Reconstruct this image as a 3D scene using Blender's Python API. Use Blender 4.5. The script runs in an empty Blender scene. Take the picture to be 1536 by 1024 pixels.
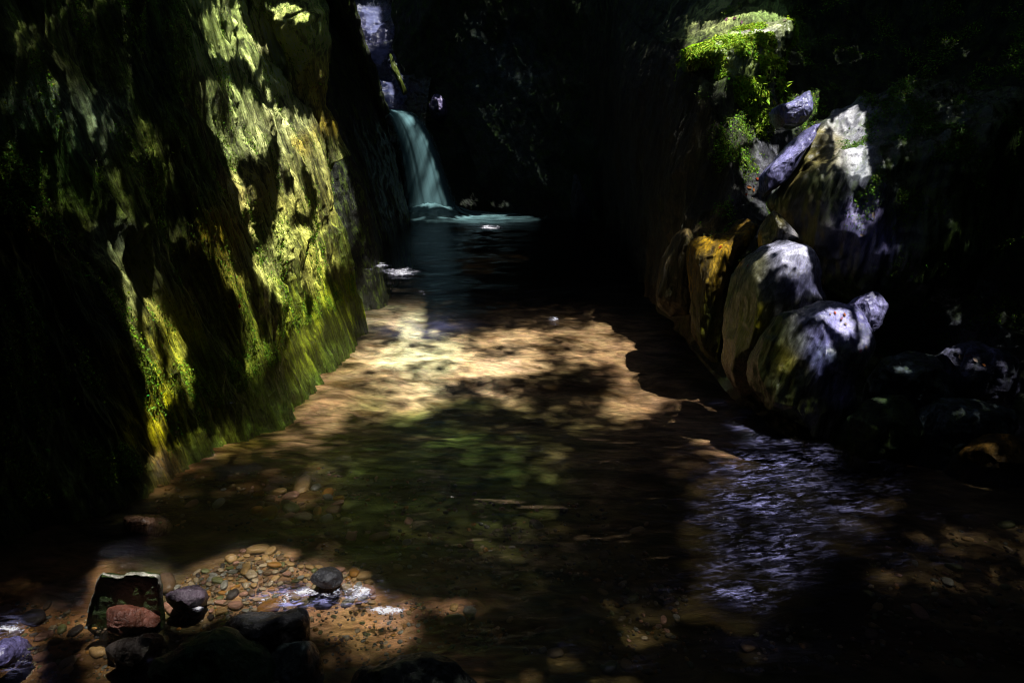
import bpy, math, random
import numpy as np
from mathutils import Vector
from mathutils.bvhtree import BVHTree

random.seed(7); rng = np.random.default_rng(7)
C = bpy.context.scene.collection
W, H, F = 1536., 1024., 1100.
CZ, PITCH = 1.6, math.radians(18.2)
cp, sp = math.cos(PITCH), math.sin(PITCH)
SUN = np.array([0.245, -0.18, 0.95]); SUN /= np.linalg.norm(SUN)

# ------------------------------------------------------------------ picture <-> world
def ray(px, py):
    a = (px - W/2)/F; b = (H/2 - py)/F
    return np.array([a, cp + b*sp, -sp + b*cp])
def atY(px, py, Y):
    d = ray(px, py); return np.array([0, 0, CZ]) + d*(Y/d[1])
def atZ(px, py, z=0.):
    d = ray(px, py); return np.array([0, 0, CZ]) + d*((z-CZ)/d[2])
def proj(P):
    P = np.asarray(P, float); q = P - np.array([0, 0, CZ])
    dep = q[..., 1]*cp - q[..., 2]*sp
    up = q[..., 1]*sp + q[..., 2]*cp
    dep = np.where(dep < 0.05, 0.05, dep)
    return W/2 + F*q[..., 0]/dep, H/2 - F*up/dep

# ------------------------------------------------------------------ noise
def _h(ix, iy, iz, s):
    n = (ix.astype(np.int64)*374761393 + iy.astype(np.int64)*668265263 + iz.astype(np.int64)*2147483647 + s*1274126177) & 0xffffffff
    n = ((n ^ (n >> 13))*1274126177) & 0xffffffff
    n = ((n ^ (n >> 16))*2246822519) & 0xffffffff
    return ((n ^ (n >> 15)) & 0xffffff)/float(0xffffff)*2-1
def noise(P, f=1., s=0):
    f = np.asarray(f, float); Q = P*f
    i = np.floor(Q); t = Q-i; t = t*t*t*(t*(t*6-15)+10)
    x, y, z = i[..., 0], i[..., 1], i[..., 2]
    out = 0
    for dx in (0, 1):
        wx = t[..., 0] if dx else 1-t[..., 0]
        for dy in (0, 1):
            wy = t[..., 1] if dy else 1-t[..., 1]
            for dz in (0, 1):
                wz = t[..., 2] if dz else 1-t[..., 2]
                out = out + wx*wy*wz*_h(x+dx, y+dy, z+dz, s)
    return out
def fbm(P, f=1., o=4, s=0, g=.5):
    f = np.asarray(f, float); a, r, t = 1., 0, 0
    for k in range(o):
        r = r + a*noise(P + k*3.7, f*2**k, s+k); t += a; a *= g
    return r/t
def ridge(P, f=1., o=4, s=0, g=.5):
    f = np.asarray(f, float); a, r, t = 1., 0, 0
    for k in range(o):
        r = r + a*(1-2*np.abs(noise(P + k*3.7, f*2**k, s+k))); t += a; a *= g
    return r/t
def sstep(a, b, x):
    t = np.clip((x-a)/(b-a), 0, 1); return t*t*(3-2*t)

# ------------------------------------------------------------------ materials
def mat(name):
    m = bpy.data.materials.new(name); m.use_nodes = True
    nt = m.node_tree; nt.nodes.clear()
    return m, nt, nt.nodes, nt.links
def N(nt, t, **k):
    n = nt.nodes.new(t)
    for a, b in k.items():
        if a.startswith('i_'):
            n.inputs[a[2:].replace('_', ' ')].default_value = b
        else: setattr(n, a, b)
    return n
def ramp(nt, src, stops):
    r = nt.nodes.new('ShaderNodeValToRGB'); nt.links.new(src, r.inputs[0])
    e = r.color_ramp.elements
    while len(e) < len(stops): e.new(.5)
    for k, (p, c) in enumerate(stops):
        e[k].position = p; e[k].color = (*c, 1) if len(c) == 3 else c
    return r
def mixc(nt, mode, fac, a, b):
    m = nt.nodes.new('ShaderNodeMix'); m.data_type = 'RGBA'; m.blend_type = mode
    for s, v in ((m.inputs[0], fac), (m.inputs[6], a), (m.inputs[7], b)):
        if hasattr(v, 'is_output'): nt.links.new(v, s)
        else: s.default_value = v
    return m.outputs[2]
def math_(nt, op, a, b=0., c=0.):
    m = nt.nodes.new('ShaderNodeMath'); m.operation = op
    for s, v in zip(m.inputs, (a, b, c)):
        if hasattr(v, 'is_output'): nt.links.new(v, s)
        else: s.default_value = v
    return m.outputs[0]
def texn(nt, vec, scale, detail=6, rough=.6, dist=0., stretch=(1, 1, 1), rot=(0, 0, 0)):
    if any(rot):
        m0 = nt.nodes.new('ShaderNodeMapping'); m0.inputs['Rotation'].default_value = rot; nt.links.new(vec, m0.inputs[0]); vec = m0.outputs[0]
    mp = nt.nodes.new('ShaderNodeMapping'); mp.inputs['Scale'].default_value = stretch
    nt.links.new(vec, mp.inputs[0])
    n = nt.nodes.new('ShaderNodeTexNoise'); nt.links.new(mp.outputs[0], n.inputs['Vector'])
    n.inputs['Scale'].default_value = scale; n.inputs['Detail'].default_value = detail
    n.inputs['Roughness'].default_value = rough; n.inputs['Distortion'].default_value = dist
    return n.outputs[0]

def rock_mat(name, stretch=(1, 1, 1), rot=(0, 0, 0), rough=.45, bump=.5, contrast=.75, speck=60, spec=.5, moss=(.10, .17, .02), mosscover=.5, cracks=None):
    """rock whose base colour comes from the 'col' attribute; streaks, stains, pits and moss film from noise"""
    m, nt, nd, lk = mat(name)
    co = N(nt, 'ShaderNodeTexCoord').outputs['Object']
    at = N(nt, 'ShaderNodeAttribute', attribute_name='col')
    a = texn(nt, co, 3.2, 8, .68, .4, stretch, rot)
    b = texn(nt, co, speck*.25, 8, .7, .2, stretch, rot)
    c = texn(nt, co, speck, 5, .75)
    v1 = ramp(nt, a, [(.34, (.16, .15, .14)), (.5, (.9, .9, .88)), (.64, (1.6, 1.55, 1.5))]).outputs[0]
    v2 = ramp(nt, b, [(.34, (.3, .3, .3)), (.52, (1., 1., 1.)), (.68, (1.6, 1.6, 1.6))]).outputs[0]
    v3 = ramp(nt, c, [(.35, (.5, .5, .5)), (.6, (1.3, 1.3, 1.3))]).outputs[0]
    col = mixc(nt, 'MULTIPLY', contrast, at.outputs['Color'], v1)
    col = mixc(nt, 'MULTIPLY', contrast, col, v2)
    col = mixc(nt, 'MULTIPLY', contrast*.7, col, v3)
    if cracks:
        k1 = texn(nt, co, cracks[0], 3, .5, .6, (cracks[1], cracks[1], 1), rot)
        k1 = ramp(nt, math_(nt, 'ABSOLUTE', math_(nt, 'SUBTRACT', k1, .5)), [(.0, (.04, .04, .04)), (.022, (.25, .25, .25)), (.05, (1, 1, 1))]).outputs[0]
        k2 = texn(nt, co, cracks[0]*.35, 3, .5, .4, (cracks[1], cracks[1], 1), rot)
        k2 = ramp(nt, math_(nt, 'ABSOLUTE', math_(nt, 'SUBTRACT', k2, .47)), [(.0, (.02, .02, .02)), (.03, (.3, .3, .3)), (.07, (1, 1, 1))]).outputs[0]
        col = mixc(nt, 'MULTIPLY', .6*cracks[2], col, k1); col = mixc(nt, 'MULTIPLY', .8*cracks[2], col, k2)
    # moss film
    mn = texn(nt, co, 9, 9, .75, .3, tuple(1+(s-1)*.5 for s in stretch), rot)
    mf = ramp(nt, mn, [(.5, (0, 0, 0)), (.6, (1, 1, 1))]).outputs[0]
    mf = math_(nt, 'MULTIPLY', mf, at.outputs['Alpha'])
    mf = math_(nt, 'MULTIPLY', mf, mosscover)
    mc = ramp(nt, c, [(.3, tuple(x*.35 for x in moss)), (.65, tuple(x*1.7 for x in moss))]).outputs[0]
    col = mixc(nt, 'MIX', mf, col, mc)
    p = N(nt, 'ShaderNodeBsdfPrincipled')
    lk.new(col, p.inputs['Base Color'])
    rr = ramp(nt, b, [(.3, (rough*.55,)*3), (.7, (min(1, rough*1.5),)*3)]).outputs[0]
    lk.new(mixc(nt, 'MIX', mf, rr, (.9, .9, .9, 1)), p.inputs['Roughness'])
    p.inputs['Specular IOR Level'].default_value = spec
    bm1 = N(nt, 'ShaderNodeBump'); bm1.inputs['Strength'].default_value = bump; bm1.inputs['Distance'].default_value = .05
    lk.new(b, bm1.inputs['Height'])
    bm2 = N(nt, 'ShaderNodeBump'); bm2.inputs['Strength'].default_value = bump; bm2.inputs['Distance'].default_value = .012
    lk.new(c, bm2.inputs['Height']); lk.new(bm1.outputs[0], bm2.inputs['Normal'])
    lk.new(bm2.outputs[0], p.inputs['Normal'])
    o = N(nt, 'ShaderNodeOutputMaterial'); lk.new(p.outputs[0], o.inputs[0])
    return m

def leafy_mat(name, c0, c1, rough=.6, trans=.25, scale=40, useattr=False):
    m, nt, nd, lk = mat(name)
    co = N(nt, 'ShaderNodeTexCoord').outputs['Object']
    n = texn(nt, co, scale, 3)
    col = ramp(nt, n, [(.35, c0), (.65, c1)]).outputs[0]
    if useattr:
        at = N(nt, 'ShaderNodeAttribute', attribute_name='col')
        col = mixc(nt, 'MULTIPLY', 1., col, at.outputs['Color'])
    p = N(nt, 'ShaderNodeBsdfPrincipled'); lk.new(col, p.inputs['Base Color']); p.inputs['Roughness'].default_value = rough
    t = N(nt, 'ShaderNodeBsdfTranslucent'); lk.new(col, t.inputs[0])
    mx = N(nt, 'ShaderNodeMixShader'); mx.inputs[0].default_value = trans
    lk.new(p.outputs[0], mx.inputs[1]); lk.new(t.outputs[0], mx.inputs[2])
    o = N(nt, 'ShaderNodeOutputMaterial'); lk.new(mx.outputs[0], o.inputs[0])
    return m

STREAK = (4.5, 4.5, .26)
M_left = rock_mat('mossy_streaked_rock', STREAK, (-.10, .17, 0), .34, .8, 1., 45, .6, (.44, .66, .05), .6, cracks=(1.5, 9, 1.))
M_right = rock_mat('brown_streaked_rock', (3.5, 3.5, .5), (.1, -.2, 0), .4, .7, .85, 60, .5, (.12, .2, .02), .7, cracks=(1.2, 6, 1.))
M_smooth = rock_mat('worn_wet_rock', (3.4, 3.4, .5), (0, -.25, 0), .24, .2, .7, 90, .9, (.16, .26, .02), .7, cracks=(.9, 1.2, .45))
M_dark = rock_mat('dark_wet_rock', (1, 1, 1), (0, 0, 0), .3, .6, .7, 50, .7, (.05, .1, .015), .9)
M_bank = rock_mat('overgrown_rock', (1, 1, 1), (0, 0, 0), .7, .9, .85, 40, .3, (.08, .16, .02), 1.)
M_moss = leafy_mat('moss', (.14, .24, .015), (.62, .85, .10), .6, .3, 60, True)
M_leaf = leafy_mat('green_leaf', (.015, .03, .008), (.03, .055, .012), .7, .04, 3)

# ------------------------------------------------------------------ mesh building
FALLS = []
SOLID = []          # world-space (verts, tris) for the ray caster
def make(name, V, Fc, m, loc=None, parent=None, col=None, smooth=True, solid=False):
    V = np.asarray(V, float)
    if loc is None:
        loc = np.array([V[:, 0].mean(), V[:, 1].mean(), V[:, 2].min()])
        if parent is not None: loc = np.array(parent.location)
    me = bpy.data.meshes.new(name)
    Fc = np.asarray(Fc); k = Fc.shape[1]
    me.vertices.add(len(V)); me.vertices.foreach_set('co', (V-loc).astype(np.float32).ravel())
    me.loops.add(Fc.size); me.loops.foreach_set('vertex_index', Fc.astype(np.int32).ravel())
    me.polygons.add(len(Fc)); me.polygons.foreach_set('loop_start', (np.arange(len(Fc))*k).astype(np.int32))
    me.polygons.foreach_set('loop_total', np.full(len(Fc), k, np.int32))
    me.polygons.foreach_set('use_smooth', np.full(len(Fc), smooth, bool))
    me.update(calc_edges=True)
    if col is not None:
        a = me.color_attributes.new('col', 'FLOAT_COLOR', 'POINT'); a.data.foreach_set('color', np.asarray(col, np.float32).ravel())
    me.materials.append(m)
    o = bpy.data.objects.new(name, me); C.objects.link(o)
    if parent is not None: o.parent = parent
    else: o.location = loc
    if solid: SOLID.append((V, Fc))
    return o
def tag(o, label=None, cat=None, group=None, kind=None):
    if label: o['label'] = label
    if cat: o['category'] = cat
    if group: o['group'] = group
    if kind: o['kind'] = kind
    return o
def gridfaces(nv, nu, wrap=False):
    j, i = np.meshgrid(np.arange(nv-1), np.arange(nu if wrap else nu-1), indexing='ij')
    i2 = (i+1) % nu
    return np.stack([j*nu+i, j*nu+i2, (j+1)*nu+i2, (j+1)*nu+i], -1).reshape(-1, 4)
def catmull(A, n, axis):
    A = np.moveaxis(A, axis, 0); k = len(A)
    t = np.linspace(0, k-1-1e-9, n); i = t.astype(int); f = (t-i).reshape((-1,)+(1,)*(A.ndim-1))
    g = lambda q: A[np.clip(q, 0, k-1)]
    p0, p1, p2, p3 = g(i-1), g(i), g(i+1), g(i+2)
    r = .5*((2*p1)+(-p0+p2)*f+(2*p0-5*p1+4*p2-p3)*f*f+(-p0+3*p1-3*p2+p3)*f**3)
    return np.moveaxis(r, 0, axis)
def normals(P):
    du = np.gradient(P, axis=1); dv = np.gradient(P, axis=0)
    n = np.cross(du, dv); return n/np.maximum(np.linalg.norm(n, axis=-1, keepdims=True), 1e-9)
def patch(ctrl, nu, nv, disp, flip=1):
    P = catmull(catmull(np.asarray(ctrl, float), nv, 0), nu, 1)
    n = normals(P)*flip
    return P + n*disp(P)[..., None], n
def zonecol(P, zones, default, dw=.12):
    px, py = proj(P); acc = np.zeros(P.shape[:-1]+(4,)); w = np.full(P.shape[:-1], dw)
    acc += np.array(default)*dw
    jx = px + 25*noise(P, 4, 91); jy = py + 40*noise(P, 4, 92)
    for (x, y, r, c) in zones:
        g = np.exp(-((jx-x)**2+(jy-y)**2)/(r*r))
        acc += g[..., None]*np.array(c); w = w+g
    return acc/w[..., None]

def curtain(base, hs, lean, n):
    """wall control net: base polyline (world xy) raised over heights hs with outward lean; n = side the wall leans to (+1 right)"""
    base = np.array(base)[:, :2]
    t = np.gradient(base, axis=0); t /= np.linalg.norm(t, axis=1, keepdims=True)
    out = np.stack([-t[:, 1], t[:, 0]], 1)*n
    return np.array([[[b[0]+o[0]*lean(h, k), b[1]+o[1]*lean(h, k), h] for k, (b, o) in enumerate(zip(base, out))] for h in hs])

# ---- stream bed
def bedz(x, y):
    P = np.stack([x, y, x*0], -1)
    z = -.10 - .32*sstep(3.0, 4.6, y) - .15*sstep(7.5, 9.5, y)
    z = z + .07*np.exp(-((x+.95)**2/.35+(y-2.35)**2/.10))      # gravel bar
    z = z + .03*fbm(P, 1.4, 4, 11) + .012*fbm(P, 7, 3, 13)
    return z
gx = np.linspace(-7, 8, 560)
gy = np.concatenate([np.linspace(-6, .8, 40)[:-1], np.linspace(.8, 7, 420)[:-1], np.linspace(7, 17, 160)])
X, Y = np.meshgrid(gx, gy); Z = bedz(X, Y)
PB = np.stack([X, Y, Z], -1)
bed_zones = [(620, 525, 48, (1.3, 1.2, .85, 0))]*5 + [(750, 552, 32, (1.1, .95, .7, 0))]*3 + [(850, 492, 45, (.7, .56, .36, 0)),  # leading zones put the sunlit hot spots into the bed colour
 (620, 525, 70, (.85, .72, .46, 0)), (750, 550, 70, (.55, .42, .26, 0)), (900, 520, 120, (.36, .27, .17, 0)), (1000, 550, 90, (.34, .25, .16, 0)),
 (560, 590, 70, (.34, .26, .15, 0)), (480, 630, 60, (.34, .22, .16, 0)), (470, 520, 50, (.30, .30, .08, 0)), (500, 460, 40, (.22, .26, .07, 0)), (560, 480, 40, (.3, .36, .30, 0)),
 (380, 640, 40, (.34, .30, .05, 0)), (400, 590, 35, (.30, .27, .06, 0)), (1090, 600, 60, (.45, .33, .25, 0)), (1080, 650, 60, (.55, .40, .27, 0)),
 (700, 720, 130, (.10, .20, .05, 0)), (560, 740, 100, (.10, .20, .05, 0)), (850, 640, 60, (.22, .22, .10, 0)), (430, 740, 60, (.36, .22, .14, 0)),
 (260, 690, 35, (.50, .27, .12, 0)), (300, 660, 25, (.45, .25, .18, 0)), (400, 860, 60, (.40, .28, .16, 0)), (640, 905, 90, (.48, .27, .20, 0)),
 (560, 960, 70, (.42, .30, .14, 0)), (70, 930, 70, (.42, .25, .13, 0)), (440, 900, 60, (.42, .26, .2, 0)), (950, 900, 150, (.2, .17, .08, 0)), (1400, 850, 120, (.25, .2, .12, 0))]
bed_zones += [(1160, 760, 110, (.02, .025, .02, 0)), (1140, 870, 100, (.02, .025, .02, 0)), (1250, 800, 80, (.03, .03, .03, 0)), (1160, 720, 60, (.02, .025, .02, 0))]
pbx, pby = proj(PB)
colB = np.clip(zonecol(PB, bed_zones, (.055, .06, .03, 0))*np.array([1.35, 1.2, 1.1, 1]), 0, 1.2)*np.array([1, 1, 1, 1])*(1-.9*np.exp(-((pbx-1165)/200)**4-((pby-835)/160)**4))[..., None]*(.015+.985*sstep(7.6, 6.3, PB[..., 1]))[..., None]  # bed darkened under the ripple patch and far pool, shade put into colour
m, nt, nd, lk = mat('stream_bed')
co = N(nt, 'ShaderNodeTexCoord').outputs['Object']
at = N(nt, 'ShaderNodeAttribute', attribute_name='col')
a = texn(nt, co, 1.8, 7, .55, 1.5, (1, 1.9, 1), (0, 0, .25))
b = texn(nt, co, 6, 8, .6, 1.8, (1, 2.2, 1), (0, 0, .18))
vor = N(nt, 'ShaderNodeTexVoronoi'); vor.inputs['Scale'].default_value = 17; lk.new(co, vor.inputs['Vector'])
peb = ramp(nt, vor.outputs['Distance'], [(.1, (1.15, 1.15, 1.15)), (.5, (.75, .75, .75)), (.8, (.45, .45, .45))]).outputs[0]
tint = mixc(nt, 'MIX', .35, (1, 1, 1, 1), vor.outputs['Color'])
col = mixc(nt, 'MULTIPLY', .9, at.outputs['Color'], ramp(nt, a, [(.36, (.34, .28, .2)), (.5, (.95, .92, .9)), (.62, (1.7, 1.6, 1.45))]).outputs[0])
col = mixc(nt, 'MULTIPLY', .85, col, ramp(nt, b, [(.33, (.45, .45, .42)), (.5, (1, 1, 1)), (.68, (1.5, 1.45, 1.4))]).outputs[0])
col = mixc(nt, 'MULTIPLY', .22, col, peb); col = mixc(nt, 'MULTIPLY', .22, col, tint)
p = N(nt, 'ShaderNodeBsdfPrincipled'); lk.new(col, p.inputs['Base Color']); p.inputs['Roughness'].default_value = .9; p.inputs['Specular IOR Level'].default_value = 0.
bm = N(nt, 'ShaderNodeBump'); bm.inputs['Strength'].default_value = .5; bm.inputs['Distance'].default_value = .04; lk.new(b, bm.inputs['Height']); lk.new(bm.outputs[0], p.inputs['Normal'])
o = N(nt, 'ShaderNodeOutputMaterial'); lk.new(p.outputs[0], o.inputs[0]); M_bed = m
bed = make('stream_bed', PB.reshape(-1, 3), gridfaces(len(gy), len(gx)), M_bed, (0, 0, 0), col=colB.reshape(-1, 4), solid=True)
tag(bed, 'tan and pink gravel bed under the clear stream', kind='structure')

# ---- left near cliff
bpx = [(-900, 1250), (-450, 960), (-100, 830), (90, 770), (228, 722), (310, 655), (372, 600), (432, 545), (470, 505), (515, 465), (548, 432)]
bl = [atZ(*q) for q in bpx]; bl.append(bl[-1]+np.array([-.10, .28, 0])); bl.append(bl[-1]+np.array([-.7, .35, 0]))
hs = [-.7, -.2, 0, .3, .7, 1.1, 1.6, 2.1, 2.7, 3.4, 4.4]
NA = curtain(bl, hs, lambda h, k: (.20+.02*math.sin(k*1.7))*h + .03*h*h*.5, 1)
def dispL(P):
    Q = P.copy(); Q[..., 1] += .10*P[..., 2]; low = .3+.7*sstep(0., .6, P[..., 2])
    Q = Q + .12*fbm(P, (1.2, 1.2, .8), 2, 40)[..., None]
    d = .15*ridge(Q, (1.5, 1.5, .22), 3, 21) - .11*(1-ridge(Q, (4.4, 4.4, .36), 3, 25, .5))**1.6
    d *= low**.5; d += low**.5*.045*ridge(Q, (11, 11, .8), 3, 35, .6) + .02*ridge(Q, (27, 27, 1.), 2, 37, .5) + .010*fbm(P, (26, 26, 5), 4, 29, .6)
    # cross joints: small steps where blocks have broken off
    J = noise(np.stack([P[..., 0]*2+P[..., 1]*2.2, P[..., 2]*3.1+.6*P[..., 1], P[..., 0]], -1), 1., 61)
    d += .005*sstep(-.03, .04, J + .5*fbm(P, 3, 3, 62)) - .13
    pit = sstep(.2, .6, noise(Q, (5, 5, .9), 33)); d -= .07*pit*low
    return d
NLU = 1300
PL, nL = patch(NA, NLU, 620, dispL, 1)
if nL[300, 400, 0] < 0:
    PL, nL = patch(NA, NLU, 620, dispL, -1)
g = (.07, .11, .03, .9)  # unlit default kept dark, sunlit zones bright: light and shade put into colour
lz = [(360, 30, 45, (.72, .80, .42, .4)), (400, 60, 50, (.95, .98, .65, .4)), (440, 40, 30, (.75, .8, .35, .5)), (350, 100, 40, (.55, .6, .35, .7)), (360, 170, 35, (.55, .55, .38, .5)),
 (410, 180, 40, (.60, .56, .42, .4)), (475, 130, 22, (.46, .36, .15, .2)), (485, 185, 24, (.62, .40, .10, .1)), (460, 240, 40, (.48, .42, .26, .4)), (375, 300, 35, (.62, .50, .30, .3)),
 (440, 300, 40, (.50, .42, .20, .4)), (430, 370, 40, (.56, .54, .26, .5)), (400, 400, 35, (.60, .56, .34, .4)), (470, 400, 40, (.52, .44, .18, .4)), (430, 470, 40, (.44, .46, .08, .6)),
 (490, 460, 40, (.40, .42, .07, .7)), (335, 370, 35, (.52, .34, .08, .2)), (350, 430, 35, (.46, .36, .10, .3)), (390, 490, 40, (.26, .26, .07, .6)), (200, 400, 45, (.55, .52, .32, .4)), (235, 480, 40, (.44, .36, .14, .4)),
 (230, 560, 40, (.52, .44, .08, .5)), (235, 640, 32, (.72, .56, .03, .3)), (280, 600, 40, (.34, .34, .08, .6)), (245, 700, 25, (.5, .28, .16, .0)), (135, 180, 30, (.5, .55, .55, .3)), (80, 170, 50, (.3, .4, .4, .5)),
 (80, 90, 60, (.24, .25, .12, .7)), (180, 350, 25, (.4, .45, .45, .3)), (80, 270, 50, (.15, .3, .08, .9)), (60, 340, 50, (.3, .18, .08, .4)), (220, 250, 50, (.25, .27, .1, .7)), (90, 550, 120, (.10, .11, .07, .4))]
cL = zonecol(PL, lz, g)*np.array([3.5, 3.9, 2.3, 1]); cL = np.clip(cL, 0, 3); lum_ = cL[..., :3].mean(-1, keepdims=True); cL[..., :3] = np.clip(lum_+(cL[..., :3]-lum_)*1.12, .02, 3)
PLf = PL.reshape(-1, 3)
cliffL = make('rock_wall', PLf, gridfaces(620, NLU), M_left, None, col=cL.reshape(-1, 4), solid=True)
tag(cliffL, 'tall fluted rock wall with sunlit yellow moss, left of the pool', 'cliff')

# ---- left rear buttress
bb = [np.array([-3.2, 7.2, 0]), np.array([-2.1, 7.0, 0]), atZ(566, 402), atZ(585, 378), atZ(602, 352), atZ(619, 336)]
bb.append(bb[-1]+np.array([-.15, .35, 0])); bb.append(bb[-1]+np.array([-.9, .5, 0]))
NB = curtain(bb, [-.6, 0, .5, 1., 1.5, 2.1, 2.8, 3.6, 4.6], lambda h, k: .15*h+.06*h*h, 1)
def dispB(P): return .07*ridge(P, (2.5, 2.5, .7), 4, 51) + .02*fbm(P, 12, 3, 52)
P2, n2 = patch(NB, 260, 260, lambda P: dispB(P)-.09, 1)
c2 = zonecol(P2, [(590, 200, 60, (.05, .07, .07, .6))], (.05, .055, .04, .6))
o = make('rock_buttress', P2.reshape(-1, 3), gridfaces(260, 260), M_left, None, col=c2.reshape(-1, 4), solid=True)
tag(o, 'dark rock buttress standing between the sunlit mossy wall and the waterfall', 'cliff')

# ---- rear wall
def net(rows): return np.array([[(atY(*q) if len(q) == 3 else atZ(*q)) for q in r] for r in rows])
NR = [[(596, 400, 10.9), (640, 335, 10.9), (700, 330, 11.0), (780, 330, 10.9), (860, 334, 10.6), (930, 350, 10.2)],
      [(590, 300, 11.2), (640, 290, 11.1), (705, 300, 11.2), (780, 300, 11.0), (862, 305, 10.7), (930, 320, 10.3)],
      [(596, 225, 11.4), (645, 220, 11.3), (700, 220, 11.4), (770, 215, 11.3), (850, 200, 11.), (930, 200, 10.4)],
      [(606, 165, 12.), (645, 150, 11.8), (700, 130, 11.7), (760, 120, 11.7), (840, 110, 11.3), (930, 100, 10.6)],
      [(600, 60, 12.8), (640, 50, 12.3), (690, 30, 12.1), (750, 20, 12), (830, 10, 11.5), (930, 10, 10.8)],
      [(590, -150, 13.2), (630, -150, 12.6), (690, -160, 12.4), (750, -160, 12.2), (830, -160, 11.8), (930, -160, 11)]]
def dispR(P):
    Q = P.copy(); Q[..., 0] += .45*P[..., 2]
    return .22*ridge(Q, (1.1, 1.1, .5), 4, 61) + .05*ridge(Q, (5, 5, 1.5), 3, 63)
P3, n3 = patch(net(NR), 420, 300, dispR, 1)
c3 = zonecol(P3, [(640, 300, 40, (.01, .01, .01, 0)), (720, 305, 40, (.01, .01, .01, 0)), (800, 308, 40, (.01, .01, .01, 0)), (780, 230, 60, (.10, .14, .12, .7)), (750, 100, 40, (.12, .17, .17, .5)), (870, 250, 60, (.08, .12, .06, .8))], (.07, .09, .05, .8))  # near-black foot zones put shade into the colour where light spills
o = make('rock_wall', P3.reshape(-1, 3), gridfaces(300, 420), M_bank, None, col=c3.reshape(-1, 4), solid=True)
tag(o, 'shadowed rear rock wall closing the gorge beside the waterfall', 'cliff')

# ---- upstream rock step with the upper cascade
NU = [[(470, 240, 11.3), (540, 235, 11.3), (590, 215, 11.3), (640, 220, 11.3)],
      [(470, 172, 11.4), (540, 172, 11.4), (592, 170, 11.4), (640, 165, 11.5)],
      [(470, 120, 12.2), (550, 118, 12.2), (590, 118, 12.2), (650, 112, 12.2)],
      [(460, 60, 12.9), (540, 58, 12.9), (585, 60, 12.9), (650, 52, 12.9)],
      [(460, 0, 13.6), (530, 0, 13.6), (580, 0, 13.6), (650, 0, 13.6)],
      [(460, -120, 14), (530, -120, 14), (580, -120, 14), (650, -120, 14)]]
P4, n4 = patch(net(NU), 200, 240, lambda P: .10*ridge(P, (2, 2, 3.2), 4, 71)+.03*fbm(P, 14, 3, 72), 1)
c4 = zonecol(P4, [(558, 50, 35, (.30, .30, .62, 0)), (578, 140, 20, (.16, .2, .5, 0)), (560, 10, 25, (.3, .34, .5, .4))], (.06, .07, .05, .6))
o = make('rock_step', P4.reshape(-1, 3), gridfaces(240, 200), M_smooth, None, col=c4.reshape(-1, 4), solid=True)
tag(o, 'wet bluish rock step above the waterfall lip', 'rock')

# ---- right wall (brown, overhanging) running into the bank
NRt = [[(880, 380, 10.6), (905, 360, 9.6), (945, 420, 7.4), (1000, 490, 5.6), (1080, 570, 4.5), (1160, 640, 3.75), (1262, 720, 3.1), (1450, 740, 3.1), (1750, 780, 3.1)],
       [(870, 322, 10.7), (905, 322, 9.8), (940, 385, 7.55), (992, 447, 5.9), (1072, 528, 4.75), (1152, 604, 3.95), (1255, 690, 3.25), (1440, 700, 3.2), (1750, 740, 3.1)],
       [(868, 250, 10.8), (900, 250, 9.9), (938, 310, 7.7), (994, 360, 6.1), (1056, 400, 5.1), (1150, 470, 4.6), (1270, 600, 4.0), (1440, 610, 3.9), (1750, 640, 3.7)],
       [(866, 160, 10.9), (898, 160, 10.0), (938, 230, 7.9), (1000, 260, 6.2), (1085, 320, 5.5), (1165, 370, 5.25), (1320, 470, 4.9), (1450, 500, 4.7), (1750, 530, 4.5)],
       [(864, 60, 11.), (896, 60, 10.2), (940, 120, 8.2), (1010, 150, 6.4), (1088, 220, 5.7), (1180, 260, 5.8), (1340, 340, 5.6), (1480, 370, 5.3), (1750, 400, 5.1)],
       [(862, -40, 11.2), (895, -20, 10.5), (950, 40, 8.7), (1025, 80, 6.6), (1090, 110, 6.1), (1210, 150, 6.4), (1380, 190, 6.2), (1520, 200, 5.9), (1750, 220, 5.6)],
       [(860, -100, 11.6), (895, -80, 11), (960, 0, 9.2), (1060, 30, 7.4), (1130, 30, 7.2), (1250, 40, 7.2), (1420, 60, 6.9), (1560, 60, 6.5), (1750, 60, 6.2)],
       [(860, -260, 12), (895, -240, 11.6), (970, -100, 10), (1080, -90, 8.4), (1160, -100, 8), (1290, -120, 7.8), (1460, -120, 7.4), (1600, -120, 7), (1750, -120, 6.6)],
       [(860, -500, 12.4), (895, -480, 12), (970, -360, 10.6), (1080, -360, 9), (1160, -360, 8.6), (1290, -400, 8.2), (1460, -400, 7.8), (1600, -400, 7.3), (1750, -400, 7)]]
def dispC(P):
    Q = P.copy(); Q[..., 1] -= .15*P[..., 2]
    px, py = proj(P); soft = 1-.6*sstep(1180, 1260, px)
    d = .10*ridge(Q, (2., 2., .5), 3, 81)*soft + .04*ridge(Q, (7, 7, .9), 4, 84)*soft
    return d - .13 + .022*fbm(P, 11, 4, 86, .6) + .05*(1-soft)*fbm(P, 3.5, 4, 88)
P5, n5 = patch(net(NRt), 900, 560, dispC, 1)
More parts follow.
